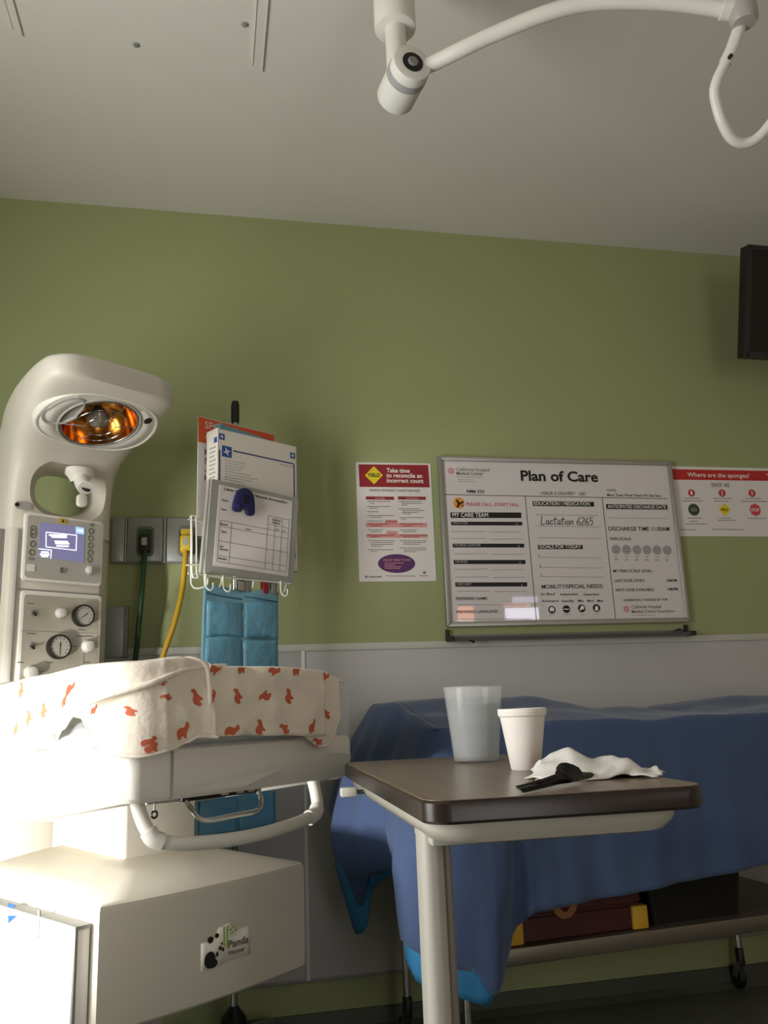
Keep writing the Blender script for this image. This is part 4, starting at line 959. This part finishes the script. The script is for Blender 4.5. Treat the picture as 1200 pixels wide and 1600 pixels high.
# ================================================================== television
tvw, tvh = .74, .405
tvB = Vector((1.89, 2.505, 2.128))
tv = thing('television', 'black flat television tilted down high on the right', 'television', tvB)
ta = math.atan2(.105, .389)
def tl_(mb):
    mb.v = [(x, y*math.cos(ta)-z*math.sin(ta), y*math.sin(ta)+z*math.cos(ta)) for x, y, z in mb.v]; return mb
tl_(MB().box(0, tvw, 0, .045, 0, tvh)).build('case', mat('tv_case', (22, 22, 22), .45), tv, bevel=.004)
tl_(MB().box(.006, tvw-.006, -.004, .0, .0, .022).box(.006, tvw-.006, -.004, 0, tvh-.018, tvh).box(0, .018, -.004, 0, 0, tvh).box(tvw-.018, tvw, -.004, 0, 0, tvh)).build('bezel', mat('tv_bezel', (34, 33, 33), .3), tv)
tl_(MB().box(.018, tvw-.018, -.001, 0, .022, tvh-.018)).build('screen', mat('tv_screen', (6, 6, 7), .12), tv)
MB().box(.27, .47, .05, .09, .10, .30).build('mount_plate', dark_pl, tv, bevel=.004)
MB().box(.34, .40, .08, D-2.505, .17, .23).build('mount_arm', dark_pl, tv, bevel=.004)
MB().box(.30, .44, D-2.505-.012, D-2.505, .12, .28).build('wall_plate', dark_pl, tv)

# ================================================================== ceiling lamp boom
J = atz(645, 97, 2.30)
bo = thing('surgical_light_boom', 'white jointed ceiling lamp arm with hooked handle', 'ceiling lamp', (J.x, J.y, CEIL))
def bl3(px, py, z): return atz(px, py, z)-bo.location
bw = mat('boom_white', (222, 220, 210), .35, vary=.02)
ct = atz(622, 28, 2.47)-bo.location; tb = atz(624, 88, 2.32)-bo.location
cxy = Vector((ct.x, ct.y+.03, 0))
MB().cyl(cxy+Vector((0, 0, 0)), cxy+Vector((0, 0, -.235)), .048, seg=32).build('ceiling_post', bw, bo, bevel=.005)
MB().cyl(cxy+Vector((0, 0, -.0)), cxy+Vector((0, 0, -.02)), .10, seg=32).build('ceiling_flange', bw, bo, bevel=.004)
MB().cyl(cxy+Vector((0, 0, -.2)), cxy+Vector((0, 0, -.385)), .024, seg=24).build('post_tube', bw, bo)
# joint barrel, axis nearly level, capped end towards the viewer
jc = J-bo.location; ax = Vector((-.12, .99, .0)).normalized()
j0 = jc; j1 = jc+ax*.118
jb = MB().cyl(j0, j1, .044, seg=36).build('joint_barrel', bw, bo, bevel=.005)
n = ax.orthogonal().normalized(); b3 = ax.cross(n)
def jr(a, b_, h): return j0+n*a+b3*b_+ax*h
MB().lathe([(.0235, -.0005), (.0235, .0)], jr, seg=28).build('bore_edge', dark_pl, jb)
MB().lathe([(0, -.0012), (.0235, -.0012), (.0235, .0)], jr, seg=28).build('bore', blackgloss, jb)
MB().lathe([(0, -.006), (.009, -.006), (.0115, -.004), (.0115, -.001)], jr, seg=20).build('bolt_head', midgrey, jb)
MB().lathe([(.0446, .026), (.0449, .028), (.0449, .044), (.0446, .046)], jr, seg=36).build('label_band', lgreyp, jb)
arm = [bl3(672, 101, 2.31), bl3(725, 75, 2.315), bl3(773, 53, 2.325), bl3(859, 19, 2.335), bl3(933, 3, 2.335), bl3(1040, 3, 2.31), bl3(1145, 16, 2.27)]
arm = [jc+ax*.03]+arm
MB().tube(spline(arm, 8), .0165, 16).build('spring_arm', bw, bo)
kx = bl3(1160, 14, 2.265)
MB().tube([bl3(1128, 12, 2.275), bl3(1146, 14, 2.27)], .023, 20).build('arm_collar', bw, bo)
MB().lathe([(0, -.035), (.022, -.034), (.027, -.026), (.028, 0), (.027, .026), (.02, .034), (0, .035)], lambda a, b_, h: kx+Vector((a, b_, h)), seg=24).build('end_knuckle', mat('knuckle_grey', (170, 164, 158), .4), bo)
hk = [bl3(1159, 34, 2.245), bl3(1147, 72, 2.20), bl3(1129, 107, 2.16), bl3(1119, 130, 2.135), bl3(1117, 150, 2.115), bl3(1126, 185, 2.075), bl3(1141, 214, 2.045), bl3(1160, 224, 2.035), bl3(1182, 217, 2.04), bl3(1203, 195, 2.06), bl3(1225, 165, 2.085), bl3(1262, 140, 2.09)]
hk_o = MB().tube(spline(hk, 6), .0105, 14).build('handle_hook', bw, bo)
MB().tube([bl3(1156, 42, 2.237), bl3(1143, 78, 2.195), bl3(1133, 99, 2.17)], .0125, 14).build('handle_sleeve', bw, bo)
dd = bl3(1135, 96, 2.172); MB().lathe([(0, -.004), (.004, -.004), (.004, .004), (0, .004)], lambda a, b_, h: dd+Vector((a, -.013+h, b_)), seg=10).build('set_screw', dark_pl, bo)
lhp = hk[-1]
MB().lathe([(0, .05), (.03, .05), (.05, .035), (.12, .02), (.13, 0), (.12, -.012), (0, -.014)], lambda a, b_, h: lhp+Vector((a+.10, b_, h)), seg=36).build('lamp_dish', bw, bo)

# ================================================================== back table with its drape
TA = math.radians(5.5)
TF = Frame((.565, 2.60, 0), 5.5)
bt_ = thing('back_table', 'stainless steel wheeled table under the blue drape', 'table', TF.O, TA)
TLX = 1.15
MB().box(-.05, TLX+.30, -.47, .04, .842, .865).build('table_top', steel, bt_, bevel=.004)
MB().box(-.0, TLX+.05, -.435, .015, .300, .342).build('lower_shelf', mat('shelf_steel', (120, 112, 100), .4, .7), bt_, bevel=.005)
for x, y in ((0, 0), (.018, -.42), (TLX, 0), (TLX+.02, -.42)):
    lg_ = MB().cyl((x, y, .075), (x, y, .845), .0105, seg=14).build('leg', chrome, bt_)
    MB().lathe([(.0, .075), (.013, .075), (.014, .085), (.014, .125), (.011, .13)], lambda a, b_, h: (x+a, y+b_, h), seg=14).build('leg_socket', dark_pl, lg_)
    MB().loft([[(x-.014+sx*.0+px_, y+.022*t+py_, .088-.05*t) for px_, py_ in rrect(0, .028, -.012, .012, .004, 2)] for t in (0, .5, 1)]).build('caster_fork', steel, lg_)
    MB().lathe([(.006, -.012), (.032, -.012), (.036, -.007), (.036, .007), (.032, .012), (.006, .012)], lambda a, b_, h: (x+h, y+.026+a, .036+b_), seg=22).build('caster_wheel', dark_pl, lg_)
for y in (0,): MB().tube([(0, y, .332), (TLX, y, .332)], .008, 10).build('shelf_rail', chrome, bt_)

dp = thing('surgical_drape', 'blue surgical drape spread over the wheeled back table', 'drape', TF.O, TA)
X0, X1, Y0, Y1 = -.055, TLX+.30, -.475, .045
def dtop(x, y):
    base = interp(x, [(-.06, .955), (.05, .962), (.36, .956), (.48, .940), (.62, .912), (.85, .895), (1.0, .91), (1.15, .928), (1.3, .925), (1.45, .915)])
    t = (y-Y0)/(Y1-Y0)
    z = .885+(base-.885)*interp(t, [(0, .0), (.3, .42), (.62, 1), (1, .92)])
    z += .012*noise.noise((x*6, y*7, 1))+.007*math.sin(x*13+y*9)*t
    return z
# table-edge path: left end (back to front) -> front-left corner -> front
SL = Y1-Y0; SR = .05
def edge(s):
    """s from -SL (back-left) to 0 (corner) to SF (front right)"""
    L = SR*PI/2
    if s < -L/2: return Vector((X0, Y0+SR-(s+L/2))), Vector((-1, 0))
    if s > L/2: return Vector((X0+SR+(s-L/2), Y0)), Vector((0, -1))
    a = (s+L/2)/L*PI/2; d = Vector((-math.cos(a), -math.sin(a))); return Vector((X0+SR, Y0+SR))+d*SR, d
S0, S1 = -SL+.02, X1-X0-.05
zb_t = [(-.50, .52), (-.42, .44), (-.34, .40), (-.27, .50), (-.18, .53), (-.10, .47), (-.04, .40), (.03, .34), (.09, .275), (.11, .285), (.145, .36), (.175, .41), (.215, .44), (.40, .45), (.7, .465), (1.0, .49), (1.4, .505)]
fl_t = [(-.50, .15), (-.40, .16), (-.28, .11), (-.15, .08), (-.03, .075), (.06, .085), (.13, .085), (.19, .03), (.32, .022), (.6, .02), (1.4, .02)]
def skirt(s, t, din=0, zoff=None):
    p, d = edge(s); zt = dtop(*p); zb = zoff(s) if zoff else interp(s, zb_t); z = zt+(zb-zt)*t
    f = interp(s, fl_t)
    # flare grows to the fold line and falls back under its own weight
    o = .012+f*math.sin(min(1, t*1.35)*PI/2)*(1-.35*max(0, t-.7)/.3)
    tri = lambda q: 2*abs(2*((q/(2*PI)) % 1)-1)-1
    o += (.030*tri(s*21+.6)+.013*tri(s*52+1.1))*t**1.05*(1 if s < .22 else .30)+.011*tri(s*7+z*22)*t*(0 if s < .25 else 1)+.004*noise.noise((s*9, z*8, 2))-din
    w = p+d*o; return Vector((w.x, w.y, z))
NS = 130
def tops(a, b): x = X0+.0+(X1-X0)*a; y = Y0+(Y1-Y0)*b; return Vector((x, y, dtop(x, y)))
MB().grid(tops, 70, 26).build('drape_top', drapem, dp, solid=.002, fix=False, angle=70)
def sk(a, b):
    s = S0+(S1-S0)*a
    if b < .06:
        p, d = edge(s); o = -.02+(.032)*(b/.06); w = p+d*o; return Vector((w.x, w.y, dtop(*p)+.003))
    return skirt(s, (b-.06)/.94)
MB().grid(sk, NS, 40).build('drape_skirt', drapem, dp, solid=.002, fix=False, angle=70)
# light blue inner layer showing below the hem
zl = lambda s: interp(s, [(-.50, .50), (-.43, .40), (-.36, .335), (-.33, .345), (-.29, .46), (-.2, .52), (-.10, .42), (-.05, .36), (0, .295), (.05, .26), (.08, .25), (.10, .29), (.135, .37), (.21, .455), (.4, .46), (1.0, .50), (1.12, .44), (1.3, .42), (1.4, .42)])
MB().grid(lambda a, b: skirt(S0+(S1-S0)*a, .25+.75*b, .012, zl), NS, 24).build('drape_lining', liningm, dp, solid=.0015, fix=False, angle=70)

# maroon container and black bin on the lower shelf
def tloc(px, py, y): p = TF.V(px, py, y); return p
a_ = tloc(795, 1480, -.415); b_ = tloc(1008, 1440, -.415)
mc = thing('maroon_case', 'dark maroon case with yellow corner clips and gold emblem on the lower shelf', 'case', TF.O, TA)
mx0, mx1 = a_.x, b_.x
marm = mat('maroon_fabric', (70, 26, 24), .6, vary=.1, bump=.1)
MB().loft([[(x, y, z) for x, y in rrect(mx0+i_, mx1-i_, -.415+i_, -.12-i_, .02, 3)] for z, i_ in ((.3425, .006), (.348, 0), (.40, 0), (.403, .003), (.408, .003), (.411, 0), (.50, .004), (.505, .012))]).build('case_body', marm, mc)
ylm = mat('clip_yellow', (206, 160, 44), .45)
for x in (mx0-.006, mx1-.040):
    MB().box(x, x+.046, -.424, -.39, .344, .402).build('corner_clip', ylm, mc, bevel=.004)
e_ = tloc(882, 1412, -.416)
em = plate(circle(e_.x, e_.z, .036, 28), -.4175, -.414).build('emblem', mat('emblem_gold', (150, 104, 58), .5), mc, smooth=False)
for k in range(3):
    an = PI/2+(k-1)*.7; c, s_ = math.cos(an), math.sin(an)
    plate([(e_.x+s_*.004, e_.z-.018-c*.004), (e_.x-s_*.004, e_.z-.018+c*.004), (e_.x+c*.036-s_*.007, e_.z-.018+s_*.036+c*.007), (e_.x+c*.042, e_.z-.018+s_*.042), (e_.x+c*.036+s_*.007, e_.z-.018+s_*.036-c*.007)], -.4182, -.4174).build('emblem_leaf', marm, em, smooth=False)
bk = thing('black_bin', 'black open bin on the lower shelf right of the maroon case', 'bin', TF.O, TA)
MB().loft([[(x, y, z) for x, y in rrect(mx1+.02+i_, mx1+.34-i_, -.41+i_, -.14-i_, .02, 3)] for z, i_ in ((.3425, .015), (.50, .0), (.505, -.004), (.512, -.004), (.512, .004), (.36, .018))]).build('bin_body', dark_pl, bk)
MB().tube(spline([(x, y, .506) for x, y in rrect(mx1+.015, mx1+.345, -.415, -.135, .022, 3)], 1, True), .005, 8, True).build('bin_rim', midgrey, bk)

# ================================================================== overbed table
ZT = .83
Pb = atz(668, 1252, ZT)
OF = Frame((Pb.x-.004, Pb.y-.004, 0), -1.5)
ob = thing('overbed_table', 'wood grain overbed table with dark edge and cream post', 'table', OF.O, OF.yaw)
TW, TL = .392, .82
ZT2 = ZT
wood = mat('wood_laminate', (132, 108, 88), .28, vary=.0)
nt = wood.node_tree; bs_ = nt.nodes['Principled BSDF']
tc = nt.nodes.new('ShaderNodeTexCoord'); mp_ = nt.nodes.new('ShaderNodeMapping'); mp_.inputs['Scale'].default_value = (60, 2.5, 60)
nz = nt.nodes.new('ShaderNodeTexNoise'); nz.inputs['Scale'].default_value = 3; nz.inputs['Detail'].default_value = 8
cr = nt.nodes.new('ShaderNodeValToRGB'); cr.color_ramp.elements[0].position = .3; cr.color_ramp.elements[1].position = .75
cr.color_ramp.elements[0].color = lin((106, 88, 70))+(1,); cr.color_ramp.elements[1].color = lin((146, 126, 104))+(1,)
nt.links.new(tc.outputs['Object'], mp_.inputs[0]); nt.links.new(mp_.outputs[0], nz.inputs['Vector']); nt.links.new(nz.outputs['Fac'], cr.inputs[0]); nt.links.new(cr.outputs[0], bs_.inputs['Base Color'])
out = rrect(0, TW, 0, TL, .035, 6)
MB().prism([(x, y, ZT-.003) for x, y in rrect(.003, TW-.003, .003, TL-.003, .033, 6)], (0, 0, .003)).build('table_top', wood, ob)
MB().loft([[(TW/2+(x-TW/2)*f, TL/2+(y-TL/2)*g, z) for x, y in out] for z, f, g in ((ZT-.030, .975, .99), (ZT-.026, 1, 1), (ZT-.004, 1, 1), (ZT-.0008, .988, .995))]).build('edge_band', mat('dark_edge', (48, 38, 32), .28, vary=.1), ob)
under_ = rrect(.012, TW-.022, .02, TL-.012, .06, 6)
MB().loft([[(TW/2+(x-TW/2)*f, TL/2+(y-TL/2)*g, z) for x, y in under_] for z, f, g in ((ZT-.060, .86, .95), (ZT-.057, .93, .975), (ZT-.048, .98, .99), (ZT-.040, 1, 1), (ZT-.029, 1, 1))]).build('under_frame', mat('table_cream', (186, 181, 168), .25, vary=.02), ob)
# post: rounded front and a flat channel beside it
c0 = OF.V(680, 1400, .16)
postm = mat('post_cream', (182, 178, 168), .32, vary=.02)
px0 = c0.x
MB().prism([(px0+x, .16+y, .05) for x, y in rrect(-.021, .012, -.028, .03, .014, 6)], (0, 0, ZT-.10)).build('post', postm, ob)
MB().prism([(px0+x, .16+y, .05) for x, y in rrect(.010, .0215, -.022, .028, .003, 3)], (0, 0, ZT-.10)).build('post_channel', mat('post_channel_tan', (128, 118, 106), .35), ob)
MB().box(px0-.012, px0+.10, .11, .23, ZT-.072, ZT-.055).build('post_bracket', postm, ob, bevel=.004)
MB().box(px0-.03, px0+.03, -.03, .62, .03, .07).build('base_beam', postm, ob, bevel=.01)
for y in (-.02, .60):
    bar_ = MB().box(px0-.04, px0+.50, y-.02, y+.03, .035, .065).build('base_leg', postm, ob, bevel=.01)
    for x in (px0-.02, px0+.47): MB().lathe([(.004, -.01), (.016, -.01), (.018, 0), (.016, .01), (.004, .01)], lambda a, b_, h, x=x, y=y: (x+a, y+h, .018+b_), seg=16).build('caster', dark_pl, bar_)
# height lever at the left edge
hl = OF.V(545, 1238, .60)
lev = MB().tube([(hl.x+.075, .60, hl.z-.002), (hl.x+.012, .60, hl.z)], .004, 8).build('height_lever', steel, ob)
MB().box(hl.x-.016, hl.x+.014, .588, .612, hl.z-.008, hl.z+.009).build('lever_grip', white_pl, lev, bevel=.003)

# ================================================================== things on the overbed table
def onT(px, py): p = atz(px, py, ZT); return p
# clear tumbler with water
p = onT(745, 1190)
cu = thing('plastic_tumbler', 'clear frosted plastic tumbler of water on the overbed table', 'cup', (p.x, p.y, ZT))
h_, r0, r1 = None, None, None
dist = (Vector((p.x, p.y, 0))).length
sc_ = dist/FPX*1.02
r0, r1, h_ = 33*sc_, 43.5*sc_, 108*sc_
film = bpy.data.materials.new('frosted_plastic'); film.use_nodes = True; nt = film.node_tree
b_ = nt.nodes['Principled BSDF']; b_.inputs['Base Color'].default_value = (.80, .81, .80, 1); b_.inputs['Roughness'].default_value = .12
tr_ = nt.nodes.new('ShaderNodeBsdfTransparent'); tr_.inputs[0].default_value = (.96, .97, .97, 1); mx_ = nt.nodes.new('ShaderNodeMixShader'); mx_.inputs[0].default_value = .24
nt.links.new(tr_.outputs[0], mx_.inputs[1]); nt.links.new(b_.outputs[0], mx_.inputs[2]); nt.links.new(mx_.outputs[0], nt.nodes['Material Output'].inputs[0])
prof = [(0, .001), (r0*.9, .001), (r0, .004)]+[(r0+(r1-r0)*t, .004+(h_-.006)*t) for t in (.1, .3, .5, .7, .9, 1)]+[(r1+.0016, h_-.003), (r1+.002, h_-.001), (r1+.001, h_), (r1-.001, h_-.001)]
prof += [(r0+(r1-r0)*t-.0012, .004+(h_-.006)*t) for t in (.9, .6, .3, .05)]+[(0, .005)]
MB().lathe(prof, seg=48).build('tumbler_wall', film, cu)
wt = bpy.data.materials.new('water'); wt.use_nodes = True; nt = wt.node_tree
b_ = nt.nodes['Principled BSDF']; b_.inputs['Base Color'].default_value = (.74, .78, .78, 1); b_.inputs['Roughness'].default_value = .03
tr_ = nt.nodes.new('ShaderNodeBsdfTransparent'); tr_.inputs[0].default_value = (.92, .95, .95, 1); mx_ = nt.nodes.new('ShaderNodeMixShader'); mx_.inputs[0].default_value = .08
nt.links.new(tr_.outputs[0], mx_.inputs[1]); nt.links.new(b_.outputs[0], mx_.inputs[2]); nt.links.new(mx_.outputs[0], nt.nodes['Material Output'].inputs[0])
wl_ = .76
MB().lathe([(0, .006), (r0-.003, .006), (r0+(r1-r0)*wl_-.0022, h_*wl_), (0, h_*wl_)], seg=40).build('water', wt, cu)
# foam cup
p = onT(822, 1202)
fc = thing('foam_cup', 'white foam cup beside the water tumbler on the overbed table', 'cup', (p.x, p.y, ZT))
sc_ = Vector((p.x, p.y, 0)).length/FPX*1.02
r0, r1, h_ = 21.5*sc_, 34.5*sc_, 86*sc_
foam = mat('foam_white', (236, 230, 222), .7, vary=.02, bump=.08, bscale=300)
MB().lathe([(0, 0), (r0*.95, 0), (r0, .002), (r0+(r1-r0)*.86, h_*.86), (r1*.985, h_*.875), (r1*1.02, h_*.89), (r1*1.035, h_*.985), (r1*1.02, h_), (r1*.97, h_), (r1*.95, h_*.97), (r0*.9, .005), (0, .005)], seg=48).build('cup_wall', foam, fc)
MB().lathe([(r1*1.033, h_*.93), (r1*1.042, h_*.94), (r1*1.033, h_*.95)], seg=48).build('rim_band', foam, fc)
# crumpled napkin
na = [onT(*a) for a in ((835, 1210), (850, 1196), (1055, 1216), (965, 1231), (905, 1228))]
nc = onT(940, 1215)
nk = thing('paper_napkin', 'crumpled white paper napkin on the overbed table behind the spoon', 'napkin', (nc.x+.004, nc.y+.034, ZT))
nxs = (onT(1040, 1215)-onT(845, 1215)); ndx = nxs.normalized(); ndy = Vector((-ndx.y, ndx.x, 0)); nL = nxs.length
def nap(a, b):
    x = (a-.5)*nL*1.04; w_ = .092*(.45+.55*math.sin(PI*min(1, a*1.15+.08)))
    y = (b-.5)*2*w_
    ridge = interp(a, [(0, .004), (.08, .022), (.2, .034), (.33, .037), (.45, .031), (.6, .030), (.75, .020), (.9, .008), (1, .008)])
    z = ridge*(1-abs(2*b-1)**1.5)*.95+.006*abs(noise.noise((a*6, b*5, 4)))+.005*math.sin(a*17+b*4)*(1-abs(2*b-1))
    z += .012*max(0, noise.noise((a*3.2+5, b*3, 9)))
    return ndx*(x+.008*math.sin(b*7))+ndy*y+Vector((0, 0, max(.0015, z)))
MB().grid(nap, 40, 26).build('napkin_sheet', mat('napkin_white', (226, 222, 216), .8, vary=.02, bump=.15, bscale=50), nk, solid=.0008, fix=False, angle=25)
MB().grid(lambda a, b: ndx*(-nL*.5+.02+nL*.42*a)+ndy*(-.08+.055*b+.008*math.sin(a*6))+Vector((0, 0, .0012+.003*math.sin(PI*b)*a+.0008*math.sin(a*12))), 16, 8).build('napkin_corner', MATS['napkin_white'], nk, solid=.0008, fix=False, angle=25)
# black plastic spoon and second utensil
sp0 = onT(810, 1240); sp1 = onT(900, 1213)
bp_ = mat('black_plastic_cutlery', (24, 23, 24), .22)
def cutlery(name, label, a, b, zt, bowl, roll):
    o = thing(name, label, 'cutlery', (a.x, a.y, ZT)); d = (b-a); L = d.length; d.normalize(); n = Vector((-d.y, d.x, 0)); n, up = n*math.cos(roll)+Vector((0, 0, math.sin(roll))), n*-math.sin(roll)+Vector((0, 0, math.cos(roll)))
    rings = []
    for k in range(49):
        t = k/48; x = L*t
        if bowl: w_ = interp(t, [(0, .0066), (.5, .0052), (.62, .0050), (.68, .0095), (.74, .0150), (.80, .0180), (.86, .0188), (.92, .0165), (.97, .0105), (1, .001)]); dip = -.008*math.sin(PI*max(0, (t-.68)/.32))
        else: w_ = interp(t, [(0, .0062), (.45, .0055), (.6, .0075), (.9, .0085), (1, .004)]); dip = 0
        z = .0045+zt*t**1.3
        c = d*x+Vector((0, 0, z)); ring = []
        for j, (f, h) in enumerate(((-1, .0012), (-.5, .0016+dip*.75), (0, .0018+dip), (.5, .0016+dip*.75), (1, .0012), (.5, -.001+dip*.75), (0, -.0012+dip), (-.5, -.001+dip*.75))): ring.append(c+n*f*w_+up*h)
        rings.append(ring)
    MB().loft(rings).build('spoon_body' if bowl else 'knife_body', bp_, o, angle=60)
    MB().tube([d*L*t+Vector((0, 0, .0045+zt*t**1.3))+up*.0022 for t in (.03, .2, .4, .6)], .0012, 6).build('handle_ridge', bp_, o)
cutlery('plastic_spoon', 'black plastic spoon leaning on the crumpled napkin', sp0, onT(906, 1224), .016, True, .62)
cutlery('plastic_knife', 'black plastic utensil lying flat beneath the black spoon', onT(812, 1242), onT(926, 1219), .004, False, .5)

# ================================================================== made-up display on the rear wall, added for the bright patches in the whiteboard
mo = thing('reflection_display', 'unseen lit display added on the rear wall for the whiteboard reflection', 'glowing_panel', (2.16, YB, 1.62))
MB().box(0, .90, .02, .06, 0, .34).build('case', dark_pl, mo, bevel=.006)
MB().box(.35, .55, 0, .02, .08, .28).build('mount', dark_pl, mo)
def glow(name, x0, x1, z0, z1, rgb, e, lift=0): MB().box(x0, x1, .0605, .0615+lift, z0, z1).build(name, mat('display_'+name, rgb, .4, vary=0, emit=e), mo, smooth=False)
glow('white_patch', .54, .875, .055, .165, (235, 232, 250), 15); glow('orange_block', .08, .235, .055, .185, (240, 150, 110), 11)
glow('white_strip', .06, .235, .032, .050, (245, 240, 235), 15); glow('orange_band', .53, .80, .175, .205, (240, 160, 130), 8); glow('blue_patch', .62, .875, .212, .27, (215, 215, 245), 7)

# ================================================================== unseen lamp added left of the warmer to burn out its side
LX, LY = -.99, 1.40
xl = thing('added_side_lamp', 'unseen white gooseneck lamp added left of the infant warmer to light its side', 'lamp', (LX, LY, 0))
MB().lathe([(0, 0), (.15, 0), (.155, .012), (.14, .03), (.03, .045), (.016, .06)], seg=36).build('base', grey_pl, xl)
MB().cyl((0, 0, .05), (0, 0, .50), .012, seg=16).build('pole', chrome, xl)
hp_ = Vector((.06, .04, .655))
aim = (Vector((-.43, 1.98, .70))-Vector((LX, LY, 0))-hp_).normalized()
MB().tube(spline([(0, 0, .49), (-.03, -.03, .58), (-.05, -.04, .65), tuple(hp_-aim*.095)], 8), .008, 10).build('gooseneck', dark_pl, xl)
n_ = aim.orthogonal().normalized(); m_ = aim.cross(n_)
MB().lathe([(.0, -.10), (.022, -.10), (.028, -.08), (.045, -.04), (.062, 0), (.059, .0), (.042, -.038), (.02, -.07), (0, -.072)], lambda a, b, h: hp_+n_*a+m_*b+aim*h, seg=32).build('lamp_shade', white_pl, xl)
MB().lathe([(0, -.03), (.016, -.032), (.022, -.045), (.016, -.06), (0, -.064)], lambda a, b, h: hp_+n_*a+m_*b+aim*h, seg=20).build('bulb', mat('lamp_bulb', (255, 250, 240), .4, vary=0, emit=20), xl)
sl = bpy.data.lights.new('added_side_lamp_beam', 'SPOT'); sl.energy = 120; sl.color = (1, .985, .95); sl.spot_size = math.radians(60); sl.spot_blend = .55; sl.shadow_soft_size = .045
so = bpy.data.objects.new('added_side_lamp_beam', sl); COL.objects.link(so); so.parent = xl; so.location = hp_+aim*.02; so.rotation_euler = aim.to_track_quat('-Z', 'Y').to_euler()

# a piece of a sub-part would be a fourth level: such sub-parts become parts of the thing itself
def depth(o): return 0 if o.parent is None else 1+depth(o.parent)
for o in list(bpy.data.objects):
    if depth(o) == 3:
        mid = o.parent; root = mid.parent.parent; mid.parent = root
